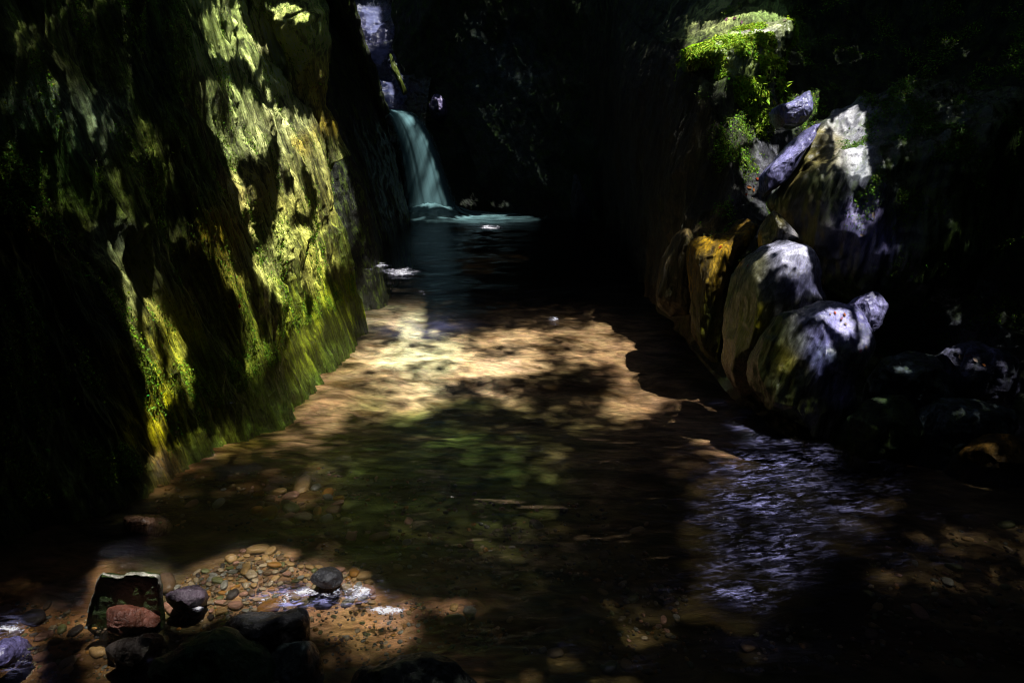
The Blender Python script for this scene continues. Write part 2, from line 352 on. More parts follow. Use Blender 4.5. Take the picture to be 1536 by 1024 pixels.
rz = [(1085, 36, 34, (1.3, 1.5, .5, .1)), (1150, 28, 30, (.8, 1.2, .3, .3)), (1050, 60, 20, (.7, 1., .2, .8)), (1075, 375, 40, (.68, .44, .13, .1)), (1065, 420, 35, (.50, .36, .13, .2)), (1075, 490, 30, (.26, .28, .06, .6)), (1000, 400, 60, (.22, .17, .10, .1)), (1000, 200, 90, (.10, .075, .04, .1)), (960, 300, 60, (.06, .06, .04, .2)),
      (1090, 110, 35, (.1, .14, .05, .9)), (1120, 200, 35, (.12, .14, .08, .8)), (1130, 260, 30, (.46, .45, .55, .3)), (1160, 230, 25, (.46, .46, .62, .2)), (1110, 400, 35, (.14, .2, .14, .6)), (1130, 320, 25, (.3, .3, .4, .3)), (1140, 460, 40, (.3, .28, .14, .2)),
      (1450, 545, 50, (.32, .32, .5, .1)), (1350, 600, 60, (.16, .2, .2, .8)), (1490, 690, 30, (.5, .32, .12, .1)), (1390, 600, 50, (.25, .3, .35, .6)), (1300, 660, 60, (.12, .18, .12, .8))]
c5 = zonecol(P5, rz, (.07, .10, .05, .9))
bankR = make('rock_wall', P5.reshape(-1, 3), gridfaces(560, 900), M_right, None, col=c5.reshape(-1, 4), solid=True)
tag(bankR, 'brown rock wall and dark bank rising behind the boulders, right of the pool', 'cliff')

# ---- gorge sides out of the picture close the place behind the camera
ring = [(-5.5, 6.5), (-5.2, 2), (-4.2, -1), (-3, -4.5), (0, -5.5), (3.5, -4.5), (5.2, -1), (5.8, 2), (6.5, 6.5), (7, 12), (4, 15.5), (-1, 16.5), (-5, 14), (-6, 9)]
rr_ = np.array([[[x*(1+.03*h), (y-5)*(1+.03*h)+5, h] for (x, y) in ring+ring[:1]] for h in (-.8, 0, 1, 2, 3, 4, 5.4)])
P6, n6 = patch(rr_, 300, 60, lambda P: .3*fbm(P, .8, 4, 95), 1)
o = make('terrain', P6.reshape(-1, 3), gridfaces(60, 300), M_bank, (0, 0, 0), col=np.tile([.06, .08, .04, .8], (300*60, 1)), solid=True)
tag(o, 'dark gorge sides around the pool', kind='structure')

# ------------------------------------------------------------------ boulders from an outline
def blob(outline, Y, front, back, tilt=0., pw=2., n=(150, 110), disp=.012, f=(4, 4, 4), colr=(.3, .3, .3, .3), zones=(), cuts=9, mat_=None, cen=None, seed=1, flute=0., z0=None, rnd=2., sink=0., fold=0.):
    o2 = np.array(outline, float)
    c = o2.mean(0) if cen is None else np.array(cen, float)
    cw0 = atY(c[0], c[1], Y)
    def on(px, py):                              # point on a plane through the centre, tilted back by tilt (dY per dz)
        d = ray(px, py); # Y = Y0 + tilt*(z - z0)
        t = (Y + tilt*(CZ-cw0[2]))/(d[1]-tilt*d[2]); return np.array([0, 0, CZ])+d*t
    pts = np.array([on(*q) for q in o2]); cw = on(*c)
    nu, nv = n
    cl = np.concatenate([pts, pts[:1]], 0)
    L = np.concatenate([[0], np.cumsum(np.linalg.norm(np.diff(cl, axis=0), axis=1))])
    t = np.linspace(0, L[-1], nu, endpoint=False)
    k = np.clip(np.searchsorted(L, t, side='right')-1, 0, len(pts)-1); fr = (t-L[k])/(L[k+1]-L[k])
    g_ = lambda q: pts[q % len(pts)]
    p0, p1, p2, p3 = g_(k-1), g_(k), g_(k+1), g_(k+2); f_ = fr[:, None]
    ringp = .5*((2*p1)+(-p0+p2)*f_+(2*p0-5*p1+4*p2-p3)*f_*f_+(-p0+3*p1-3*p2+p3)*f_**3)
    ph = np.linspace(1e-3, math.pi-1e-3, nv)
    s = np.sin(ph)**(2./pw); dz = np.sign(np.cos(ph))*np.abs(np.cos(ph))**(2./rnd)
    nrm = np.array([0, -1., tilt]); nrm /= np.linalg.norm(nrm)
    th = np.where(dz > 0, front, back)*dz
    V = cw + s[:, None, None]*(ringp-cw)[None] + th[:, None, None]*nrm
    nn = normals(V)
    cc = V.reshape(-1, 3).mean(0)
    if sink:
        zl = V[..., 2].min(); V = V.copy(); V[..., 2] -= sink*sstep(cc[2]-.15*(cc[2]-zl), zl, V[..., 2]); nn = normals(V)
    if np.mean(np.sum(nn*(V-cc), -1)) < 0: nn = -nn
    fs = sstep(0, .12, np.sin(ph))[:, None]
    rg = np.random.default_rng(500+seed); ext = (V.reshape(-1, 3).max(0)-V.reshape(-1, 3).min(0))/2
    for _ in range(cuts):
        pn = rg.normal(0, 1, 3); pn[1] = -abs(pn[1])*1.6; pn /= np.linalg.norm(pn)
        hh = np.sum((V-cc)*pn, -1); mx_ = hh.max(); dd = mx_*rg.uniform(.66, .9)
        ov = np.clip(hh-dd, 0, None); V = V - pn*(ov*(.86*fs))[..., None]
    nn = normals(V)
    if np.mean(np.sum(nn*(V-cc), -1)) < 0: nn = -nn
    Q = V + seed*11.3
    d = disp*fbm(Q, f, 5, seed, .55) + disp*.5*ridge(Q, np.array(f)*2.3, 3, seed+5)
    if fold: d = d + fold*(ridge(Q, (2.4, 2.4, .5), 2, seed+13)-.45)
    if flute: d = d + flute*ridge(Q, (7, 7, .8), 3, seed+9)
    V = V + nn*(d*fs)[..., None]
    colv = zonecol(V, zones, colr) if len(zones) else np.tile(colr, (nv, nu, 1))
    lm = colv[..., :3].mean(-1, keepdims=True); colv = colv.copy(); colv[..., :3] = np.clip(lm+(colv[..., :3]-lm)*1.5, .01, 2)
    return V, gridfaces(nv, nu, True), colv
def boulder(name, label, cat, outline, Y, front, back, group=None, **k):
    mt = k.pop('mat_', None) or M_smooth
    V, Fc, cv = blob(outline, Y, front, back, **k)
    V = V.reshape(-1, 3)
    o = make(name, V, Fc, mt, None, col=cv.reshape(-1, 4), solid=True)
    return tag(o, label, cat, group), V

vio = (.42, .42, .62, .35); olive = (.30, .27, .13, .3); pale = (.62, .62, .78, .1)  # violet zones put sky sheen, olive ones bounced light, into the boulder colours
boulder('mossy_ledge', 'square ledge topped with blazing sunlit moss on the right wall', 'rock ledge',
  [(1024, 92), (1026, 66), (1040, 46), (1072, 33), (1110, 24), (1150, 20), (1180, 30), (1191, 55), (1175, 90), (1165, 140), (1155, 190), (1130, 230), (1105, 235), (1092, 190), (1072, 140), (1062, 100), (1034, 92)],
  6.35, .28, .7, tilt=.55, pw=2.7, disp=.04, f=(5, 5, 5), seed=3, mat_=M_smooth, colr=(.06, .09, .03, .9), n=(260, 200),
  zones=[(1085, 58, 30, (1.7, 1.8, 1.1, .0)), (1110, 70, 25, (1.2, 1.5, .5, .0)), (1050, 50, 40, (.8, 1.4, .15, .0)), (1110, 35, 34, (1.4, 1.3, 1.3, .0)), (1165, 38, 26, (1., 1.1, .7, .2)), (1180, 70, 20, (.2, .3, .08, .9)), (1040, 70, 25, (.4, .6, .06, 1)), (1120, 130, 40, (.07, .1, .04, .9)), (1120, 200, 40, (.10, .12, .08, .8))])  # white-hot top zones put blown-out sunlight into the ledge colour
boulder('tall_boulder', 'tall smooth boulder with an olive left flank and one violet sunlit stripe', 'boulder',
  [(1166, 292), (1190, 262), (1212, 225), (1245, 188), (1280, 158), (1330, 138), (1405, 114), (1480, 130), (1550, 200), (1545, 330), (1450, 430), (1350, 460), (1290, 455), (1225, 410), (1185, 350)],
  4.7, .34, .6, tilt=.35, pw=2.5, rnd=1.8, cuts=5, disp=.07, f=(2, 2, 1.3), fold=.07, seed=5, colr=(.07, .10, .05, .9), n=(420, 260), cen=(1330, 300), flute=.025,
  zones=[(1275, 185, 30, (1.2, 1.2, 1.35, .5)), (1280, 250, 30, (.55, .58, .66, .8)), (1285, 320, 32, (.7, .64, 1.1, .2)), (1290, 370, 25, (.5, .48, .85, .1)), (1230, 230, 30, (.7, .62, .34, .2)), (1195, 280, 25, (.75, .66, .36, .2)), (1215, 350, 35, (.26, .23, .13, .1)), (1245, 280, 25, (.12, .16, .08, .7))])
boulder('golden_rock', 'golden brown sunlit rock rib at the foot of the brown wall', 'rock',
  [(1044, 366), (1056, 350), (1080, 352), (1100, 348), (1114, 332), (1130, 322), (1132, 350), (1110, 372), (1094, 404), (1084, 440), (1080, 490), (1086, 545), (1066, 530), (1052, 500), (1046, 440)],
  4.85, .14, .5, tilt=.3, pw=2.4, disp=.03, f=(6, 6, 3), seed=17, flute=.02, n=(200, 140), colr=(.62, .42, .14, .1), cuts=3, mat_=M_right,
  zones=[(1070, 370, 30, (1., .66, .2, 0)), (1115, 345, 20, (.9, .55, .15, 0)), (1065, 420, 25, (.7, .5, .18, .1)), (1070, 500, 30, (.3, .33, .08, .6))])
boulder('rock_ridge', 'slanting bluish rock rib lying against the left flank of the tall boulder', 'rock',
  [(1152, 275), (1154, 254), (1179, 226), (1208, 196), (1230, 183), (1250, 179), (1228, 205), (1197, 244), (1170, 290), (1160, 298)],
  4.6, .07, .4, tilt=.3, pw=2.2, disp=.012, f=(9, 9, 9), seed=6, colr=(.8, .78, 1.3, .2), n=(160, 90))
boulder('rock_slab', 'small upright bluish slab with mossy rim above the slanting rib', 'rock',
  [(1168, 160), (1190, 152), (1224, 131), (1226, 160), (1214, 182), (1196, 190), (1178, 184)],
  5.1, .05, .35, tilt=.2, pw=2.8, disp=.02, f=(9, 9, 9), seed=8, colr=(.7, .7, 1.15, .3), n=(120, 80))
boulder('wedge_stone', 'small olive wedge stone under the tall boulder with green tip', 'stone',
  [(1167, 314), (1187, 330), (1197, 354), (1180, 374), (1163, 386), (1151, 368), (1151, 338)],
  4.25, .08, .3, tilt=.3, pw=2.3, disp=.012, f=(8, 8, 8), seed=9, colr=(.55, .5, .28, .2), n=(120, 80), zones=[(1185, 340, 14, (.6, .6, .72, 0)), (1165, 350, 20, (.36, .33, .2, 0))])
boulder('rounded_boulder', 'pale rounded water-worn boulder below the wedge stone', 'boulder',
  [(1098, 440), (1108, 420), (1126, 400), (1152, 379), (1187, 362), (1210, 370), (1221, 394), (1228, 425), (1240, 455), (1240, 540), (1225, 620), (1180, 625), (1145, 600), (1112, 562), (1102, 515), (1098, 476)],
  3.92, .22, .6, tilt=.28, pw=2.9, rnd=1.7, cuts=3, disp=.035, f=(3, 3, 1.6), fold=.07, seed=12, colr=(.2, .2, .13, .2), n=(300, 200), sink=.05, flute=.0081,
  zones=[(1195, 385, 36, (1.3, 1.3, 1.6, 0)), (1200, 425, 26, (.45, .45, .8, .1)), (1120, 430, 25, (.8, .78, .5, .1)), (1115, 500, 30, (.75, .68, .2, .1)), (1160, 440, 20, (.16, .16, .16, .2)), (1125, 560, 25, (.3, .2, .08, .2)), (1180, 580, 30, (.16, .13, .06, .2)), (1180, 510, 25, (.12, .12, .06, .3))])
boulder('low_boulder', 'low dark boulder with bluish sunlit cap, at the water edge', 'boulder',
  [(1140, 545), (1158, 494), (1175, 468), (1222, 459), (1262, 457), (1290, 470), (1306, 500), (1300, 525), (1287, 556), (1268, 580), (1275, 610), (1290, 670), (1250, 680), (1205, 645), (1160, 605)],
  3.45, .2, .5, tilt=.45, pw=2.9, rnd=1.7, cuts=4, disp=.035, f=(3.5, 3.5, 2), fold=.07, seed=14, colr=(.14, .15, .09, .5), n=(300, 200), sink=.05, flute=.0081,
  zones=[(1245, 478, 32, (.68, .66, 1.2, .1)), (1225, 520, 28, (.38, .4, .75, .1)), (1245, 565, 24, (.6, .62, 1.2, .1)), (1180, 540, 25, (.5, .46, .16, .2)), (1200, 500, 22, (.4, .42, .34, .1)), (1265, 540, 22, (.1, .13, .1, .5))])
boulder('pointed_stone', 'bright pointed pale stone standing behind the low boulder', 'stone',
  [(1284, 457), (1308, 437), (1330, 452), (1331, 478), (1306, 504), (1302, 530), (1291, 527), (1293, 490)],
  3.72, .05, .25, tilt=.35, pw=2.3, disp=.016, f=(9, 9, 9), seed=15, colr=(.8, .78, 1.25, .1), n=(120, 90))
shelf = [
 ('flat rock shelf with a violet lit edge on the right bank', [(1400, 545), (1430, 522), (1480, 530), (1530, 560), (1560, 590), (1500, 600), (1440, 585)], 3.6, .14, (.34, .34, .5, .3)),
 ('mossy half-dark rock between low boulder and the flat shelf', [(1310, 560), (1350, 535), (1400, 545), (1420, 590), (1380, 620), (1330, 615)], 3.5, .14, (.26, .32, .36, .7)),
 ('dark green cobble at the stream edge under the mossy rock', [(1270, 640), (1300, 605), (1350, 600), (1390, 630), (1370, 680), (1300, 690)], 3.2, .12, (.12, .18, .1, .9)),
 ('rust brown wet rock at the stream edge in the right corner', [(1440, 690), (1465, 660), (1510, 655), (1560, 670), (1570, 710), (1480, 712)], 3.1, .10, (.45, .28, .12, .1)),
 ('dark rock with blue spots between shelf and brown wet rock', [(1370, 640), (1400, 600), (1460, 600), (1520, 620), (1510, 665), (1430, 690), (1385, 680)], 3.3, .13, (.22, .27, .3, .6))]
for k, (lb, ol, y_, th, cc) in enumerate(shelf):
    boulder('bank_rock', lb, 'rock', ol, y_, th, .3, tilt=1.2, pw=2.6, disp=.025, f=(7, 7, 7), seed=20+k, colr=cc, n=(140, 100), mat_=M_right, sink=.2)
# rear wall foot stones
boulder('ribbed_rock', 'thin ribbed rock blade at the water edge below the brown wall', 'rock',
  [(990, 458), (1000, 400), (1018, 360), (1034, 345), (1046, 370), (1046, 440), (1042, 490), (1015, 480)], 5.35, .12, .4, tilt=.1, pw=2.3, disp=.02, f=(6, 6, 3), seed=28, flute=.02, colr=(.26, .2, .11, .2), n=(160, 120), mat_=M_right)
boulder('grey_rock', 'dim grey pointed rock at the foot of the rear wall', 'rock',
  [(862, 262), (874, 285), (886, 308), (892, 330), (870, 336), (858, 318)], 10.1, .12, .4, tilt=.1, disp=.04, f=(5, 5, 3), seed=29, colr=(.2, .24, .28, .3), n=(80, 60), mat_=M_right)
boulder('lit_rock', 'small violet lit rock high behind the waterfall', 'rock',
  [(644, 166), (642, 150), (654, 142), (666, 150), (668, 166), (656, 172)], 11.0, .12, .5, tilt=.5, disp=.03, f=(7, 7, 7), seed=30, colr=(.55, .5, .8, 0), n=(70, 50))
boulder('mossy_spike', 'narrow moss streaked rock spike left of the waterfall top', 'rock',
  [(581, 72), (590, 90), (604, 125), (611, 142), (606, 146), (594, 118), (584, 92)], 10.8, .05, .3, tilt=.1, disp=.01, f=(7, 7, 7), seed=31, colr=(.35, .42, .16, .6), n=(70, 50))

# foreground stones
so_ = [(128, 940), (136, 910), (143, 888), (154, 859), (165, 858), (182, 862), (190, 861), (196, 856), (222, 857), (240, 861), (244, 880), (243, 905), (244, 945), (225, 962), (150, 962)]
sr = np.array([atY(x, y, 1.945) for x, y in so_]); sr = np.concatenate([sr, sr[:1]])
sr = np.stack([np.interp(np.linspace(0, len(so_), 220, endpoint=False), np.arange(len(so_)+1), sr[:, k]) for k in range(3)], 1)
sr[:, 0] += .003*fbm(sr, 30, 3, 45); sr[:, 2] += .003*fbm(sr, 30, 3, 46)
sc_ = sr.mean(0); rows = [sc_+(sr-sc_)*q for q in np.linspace(.002, .985, 40)] + [sr+np.array([0, .004, 0]), sr+np.array([0, .02, 0])] + [sc_+(sr-sc_)*q+np.array([0, .028, 0]) for q in np.linspace(.97, .002, 12)]
V_ = np.array(rows); V_[:40, :, 1] += .007*fbm(V_[:40], (18, 18, 18), 5, 47, .6)-.003
V_[..., 1] += .12*(V_[..., 2]-.0)*-1.
Fc_ = gridfaces(len(rows), 220, True); cv_ = np.tile([.05, .085, .02, .5], (len(rows), 220, 1))
slab = make('leaning_slab', V_.reshape(-1, 3), Fc_, M_dark, None, col=cv_.reshape(-1, 4), solid=True)
tag(slab, 'thin dark slab standing on edge in the shallows with a bright rim', 'stone')
# pale tube added along the top edge, standing for rim light
rimp = [(133, 918), (143, 888), (155, 859), (165, 859), (182, 863), (190, 861), (196, 857), (222, 858), (239, 862), (242, 878)]
rw = np.array([atY(x, y-1, 1.93) for x, y in rimp]); rw[:, 1] -= .12*(rw[:, 2]-.1); rwc = catmull(rw, 90, 0)
rwc += .0035*fbm(rwc, 40, 3, 43)[:, None]
tn = np.gradient(rwc, axis=0); tn /= np.linalg.norm(tn, axis=1, keepdims=True)
ringn = 8; aa = np.linspace(0, 2*math.pi, ringn, endpoint=False)
bx_ = np.cross(tn, [0, 1, 0]); rad = .0036*(1+.5*noise(rwc, 60, 44))
RV = rwc[:, None]+rad[:, None, None]*(np.cos(aa)[None, :, None]*bx_[:, None]+np.sin(aa)[None, :, None]*np.array([0, 1., 0])*2.2)
rim = make('rim', RV.reshape(-1, 3), gridfaces(90, ringn, True), M_smooth, parent=slab, col=np.tile([.75, .72, .6, .1], (90*ringn, 1)))
rim['label'] = 'pale strip standing for the rim light on the slab edge'

fg = [
 ('cobble', 'red-brown rounded cobble in front of the leaning slab', 'cobble', [(153, 940), (155, 925), (168, 912), (188, 909), (212, 914), (230, 925), (228, 942), (190, 950)], 1.90, .06, (.15, .07, .055, .1), M_dark),
 ('wet_block', 'black glossy angular block pointing toward the foaming riffle', 'stone', [(320, 960), (330, 938), (362, 922), (400, 926), (445, 919), (462, 936), (466, 955), (440, 966), (400, 972), (350, 966)], 1.88, .09, (.045, .045, .05, .0), M_dark),
 ('mossy_boulder', 'big dark mossy boulder at the bottom edge of the picture', 'boulder', [(205, 1010), (225, 985), (255, 982), (280, 960), (330, 945), (365, 962), (405, 985), (420, 1030), (410, 1100), (220, 1100)], 1.70, .10, (.06, .11, .05, .8), M_dark),
 ('grey_boulder', 'dark grey wet boulder right of the big mossy one', 'boulder', [(400, 985), (425, 968), (462, 968), (478, 1000), (480, 1060), (400, 1070)], 1.76, .08, (.08, .10, .10, .3), M_dark),
 ('black_stone', 'small jagged black stone in the foaming riffle', 'stone', [(468, 868), (478, 858), (492, 856), (506, 866), (504, 876), (486, 880), (472, 876)], 2.13, .04, (.03, .03, .035, 0), M_dark),
 ('submerged_rock', 'black wet rock breaking the surface at bottom centre', 'rock', [(520, 1020), (560, 1000), (610, 988), (655, 990), (690, 1008), (720, 1060), (520, 1080)], 1.66, .09, (.04, .045, .04, .3), M_dark),
 ('corner_stone', 'violet shining stone in the rushing water at bottom left', 'stone', [(-20, 980), (-5, 962), (12, 968), (16, 990), (-5, 1004)], 1.78, .05, (.3, .28, .5, 0), M_smooth),
 ('dark_cobble', 'purple-black cobble between the slab and the gravel', 'cobble', [(244, 900), (255, 888), (280, 884), (298, 890), (300, 904), (280, 912), (252, 910)], 2.04, .04, (.10, .08, .10, 0), M_dark),
 ('dark_stone', 'dark stone under the ripples left of the big mossy boulder', 'stone', [(150, 985), (170, 965), (205, 955), (230, 962), (225, 985), (190, 1000)], 1.80, .05, (.06, .05, .045, .2), M_dark),
 ('pink_stone', 'long pinkish stone under the dark water left of the gravel', 'stone', [(160, 784), (185, 776), (225, 776), (247, 786), (246, 796), (220, 797), (185, 790)], 2.58, .06, (.55, .36, .27, 0), M_smooth),
]
for k, (nm, lb, ct, ol, y_, th, cc, mt) in enumerate(fg):
    boulder(nm, lb, ct, ol, y_, th, .12, tilt=.5, pw=2.8, disp=.012, f=(9, 9, 9), seed=50+k, colr=cc, n=(180, 120), mat_=mt, sink=.05, cuts=18)

# ------------------------------------------------------------------ ray caster over the solid things
def build_bvh():
    vs, fs, off = [], [], 0
    for V, Fc in SOLID:
        vs.append(V); fs.append(Fc+off); off += len(V)
    V = np.concatenate(vs); Fc = np.concatenate(fs)
    return BVHTree.FromPolygons(V.tolist(), Fc.tolist(), all_triangles=False)
bvh = build_bvh()
def hit(px, py):
    d = ray(px, py); r = bvh.ray_cast(Vector((0, 0, CZ)), Vector(d).normalized())
    return r[0], r[1]

# ------------------------------------------------------------------ pebbles
def ico(sub=3):
    import bmesh
    bm = bmesh.new(); bmesh.ops.create_icosphere(bm, subdivisions=sub, radius=1)
    V = np.array([v.co[:] for v in bm.verts]); Fc = np.array([[v.index for v in f.verts] for f in bm.faces]); bm.free(); return V, Fc
IV, IF = ico(3)
def pebble_mat(name, c):
    m, nt, nd, lk = mat(name)
    co = N(nt, 'ShaderNodeTexCoord').outputs['Object']
    n = texn(nt, co, 60, 6, .7); n2 = texn(nt, co, 18, 4, .6)
    col = mixc(nt, 'MULTIPLY', .8, (*c, 1), ramp(nt, n, [(.35, (.5, .5, .5)), (.65, (1.3, 1.3, 1.3))]).outputs[0])
    col = mixc(nt, 'MULTIPLY', .6, col, ramp(nt, n2, [(.35, (.6, .5, .45)), (.65, (1.3, 1.3, 1.25))]).outputs[0])
    p = N(nt, 'ShaderNodeBsdfPrincipled'); lk.new(col, p.inputs['Base Color']); p.inputs['Roughness'].default_value = .3
    bm = N(nt, 'ShaderNodeBump'); bm.inputs['Strength'].default_value = .3; bm.inputs['Distance'].default_value = .004; lk.new(n, bm.inputs['Height']); lk.new(bm.outputs[0], p.inputs['Normal'])
    o = N(nt, 'ShaderNodeOutputMaterial'); lk.new(p.outputs[0], o.inputs[0]); return m
kinds = [('ochre', (.62, .40, .17)), ('pinkish', (.65, .36, .27)), ('pale grey', (.40, .40, .36)), ('brown', (.22, .14, .08)), ('dark', (.07, .06, .06)), ('olive', (.22, .24, .10)), ('orange', (.55, .26, .05)), ('cream', (.60, .48, .32))]
pmesh = {}
for nm, c in kinds:
    pm = pebble_mat(nm.replace(' ', '_')+'_pebble', c)
    for v in range(3):
        V = IV.copy(); V = V*(1+.22*fbm(V+v*9, 1.3, 2, 70+v)[:, None]+.05*fbm(V+v*5, 4, 2, 75)[:, None])
        V = np.sign(V)*np.abs(V)**.85*np.array([1, .72, .42])
        me = bpy.data.meshes.new('pebble'); me.from_pydata(V.tolist(), [], IF.tolist()); me.materials.append(pm)
        me.polygons.foreach_set('use_smooth', np.ones(len(IF), bool)); pmesh[(nm, v)] = me
def inpoly(px, py, poly):
    px = np.asarray(px, float); py = np.asarray(py, float); c = np.zeros(px.shape, bool); n = len(poly)
    for i in range(n):
        x1, y1 = poly[i]; x2, y2 = poly[(i+1) % n]
        if y1 == y2: continue
        c ^= ((y1 > py) != (y2 > py)) & (px < (x2-x1)*(py-y1)/(y2-y1)+x1)
    return c
npeb = 0
def scatter(poly, count, rmin, rmax, wts, region, where, sub=False):
    global npeb
    xs = [q[0] for q in poly]; ys = [q[1] for q in poly]; placed = []; tries = 0
    while len(placed) < count and tries < count*60:
        tries += 1
        px, py = random.uniform(min(xs), max(xs)), random.uniform(min(ys), max(ys))
        if not inpoly(px, py, poly): continue
        loc, nn = hit(px, py)
        if (1030 < px < 1300 and 660 < py < 940) or loc is None or abs(loc.z-float(bedz(np.array(loc.x), np.array(loc.y)))) > .02: continue
        r = rmin+(rmax-rmin)*random.random()**2.2
        if any((loc.x-a)**2+(loc.y-b)**2 < ((r+q)*.72)**2 for a, b, q in placed): continue
        placed.append((loc.x, loc.y, r))
        nm = random.choices([k[0] for k in kinds], wts)[0]
        o = bpy.data.objects.new('pebble', pmesh[(nm, random.randrange(3))]); C.objects.link(o)
        o.location = (loc.x, loc.y, loc.z+r*(.22 if not sub else .1)); o.scale = (r*random.uniform(.8, 1.25), r*random.uniform(.8, 1.1), r*random.uniform(.8, 1.2))
        o.rotation_euler = (random.uniform(-.3, .3), random.uniform(-.3, .3), random.uniform(0, 6.3))
        tag(o, f'{nm} pebble {where}', 'pebble', f'{nm} pebbles {region}'); npeb += 1
bar = [(245, 880), (285, 862), (345, 842), (360, 826), (410, 824), (440, 838), (480, 850), (520, 856), (560, 870), (560, 905), (480, 905), (400, 925), (330, 930), (300, 925), (260, 915)]
scatter(bar, 130, .013, .050, (26, 12, 12, 12, 6, 8, 8, 16), 'on the sunny gravel bar', 'on the sunny gravel bar right of the leaning slab')
scatter([(380, 735), (470, 725), (520, 745), (500, 780), (420, 790), (370, 770)], 26, .03, .06, (20, 20, 16, 10, 2, 10, 16, 4), 'under the water upstream of the gravel bar', 'under clear water upstream of the sunny gravel bar', True)
scatter([(520, 770), (800, 780), (980, 860), (1040, 960), (980, 1010), (780, 1000), (620, 880), (520, 830)], 40, .012, .036, (20, 12, 14, 14, 8, 14, 4, 10), 'under dark water right of the riffle', 'under the dark water right of the foaming riffle', True)
scatter([(1150, 780), (1540, 780), (1560, 960), (1300, 960), (1180, 900)], 25, .012, .036, (14, 12, 18, 14, 10, 14, 3, 10), 'under dim water at lower right', 'under dim water below the right bank rocks', True)
scatter([(250, 740), (1000, 700), (1500, 780), (1500, 1000), (700, 1010), (640, 860), (250, 800)], 48, .012, .034, (18, 12, 14, 14, 12, 14, 3, 8), 'in the dim middle of the stream', 'in the dim middle of the stream', True)
scatter([(0, 900), (130, 915), (150, 990), (60, 1020), (0, 1020)], 16, .02, .06, (16, 20, 6, 16, 8, 8, 4, 4), 'in the shallows at bottom left', 'in the shallows left of the red-brown cobble', True)

gv, gf_, gc_, k_ = [], [], [], 0
TV, TF = ico(1); tr_ = 0; rg_ = np.random.default_rng(77)
allp = [(bar, 900, .004, .012), ([(0, 900), (130, 915), (400, 920), (640, 900), (800, 960), (500, 1010), (60, 1020), (0, 1020)], 700, .004, .013), ([(230, 720), (500, 700), (900, 760), (1000, 860), (640, 900), (400, 800), (240, 790)], 700, .006, .017), ([(900, 860), (1536, 780), (1536, 1000), (900, 1010)], 600, .006, .016)]
for poly, cnt, r0, r1 in allp:
    xs = [q[0] for q in poly]; ys = [q[1] for q in poly]; got = 0
    while got < cnt:
        px, py = random.uniform(min(xs), max(xs)), random.uniform(min(ys), max(ys)); tr_ += 1
        if tr_ > 20000: break
        if not inpoly(px, py, poly): continue
        loc, nn = hit(px, py)
        if loc is None or loc.z > .0 or (1030 < px < 1300 and 660 < py < 940): continue
        r = r0+(r1-r0)*random.random()**2; got += 1
        an = random.uniform(0, 6.3); ca, sa = math.cos(an), math.sin(an)
        V = TV*(1+.25*rg_.normal(0, .5, (len(TV), 1)))*np.array([1, .7, .45])*r
        V = np.stack([V[:, 0]*ca-V[:, 1]*sa, V[:, 0]*sa+V[:, 1]*ca, V[:, 2]], 1)+np.array(loc)+np.array([0, 0, r*.15])
        gv.append(V); gf_.append(TF+k_); k_ += len(V)
        c = np.array(random.choice([k[1] for k in kinds]))*random.uniform(.5, 1.2); gc_.append(np.tile([*c, .1], (len(V), 1)))
gr = make('gravel', np.concatenate(gv), np.concatenate(gf_), M_dark, None, col=np.concatenate(gc_))
tag(gr, 'mixed fine gravel between the pebbles on the stream bed', kind='stuff')

# ------------------------------------------------------------------ fallen leaves
def leaf_mesh(mt):
    outline = [(0, 0), (.25, .12), (.45, .38), (.42, .62), (.25, .85), (0, 1.05)]
    V, Fc = [], []
    for i, (w, l) in enumerate(outline):
        V += [(-w*.6, l-.5, .10*w+.08*(l-.5)**2), (0, l-.5, -.02+.1*(l-.5)**2), (w*.6, l-.5, .12*w+.05*(l-.5)**2)]
    for i in range(5):
        a = i*3; Fc += [(a, a+1, a+4, a+3), (a+1, a+2, a+5, a+4)]
    me = bpy.data.meshes.new('fallen_leaf'); me.from_pydata(V, [], Fc); me.materials.append(mt); return me
ML = {'red': leaf_mesh(leafy_mat('red_leaf', (.5, .05, .02), (.7, .12, .03), .5, .3, 30)), 'orange': leaf_mesh(leafy_mat('orange_leaf', (.55, .16, .03), (.75, .28, .08), .5, .3, 30)),
      'pale': leaf_mesh(leafy_mat('pale_leaf', (.5, .38, .28), (.65, .5, .42), .5, .3, 30)), 'purple': leaf_mesh(leafy_mat('purple_leaf', (.4, .14, .22), (.55, .25, .4), .5, .3, 30))}
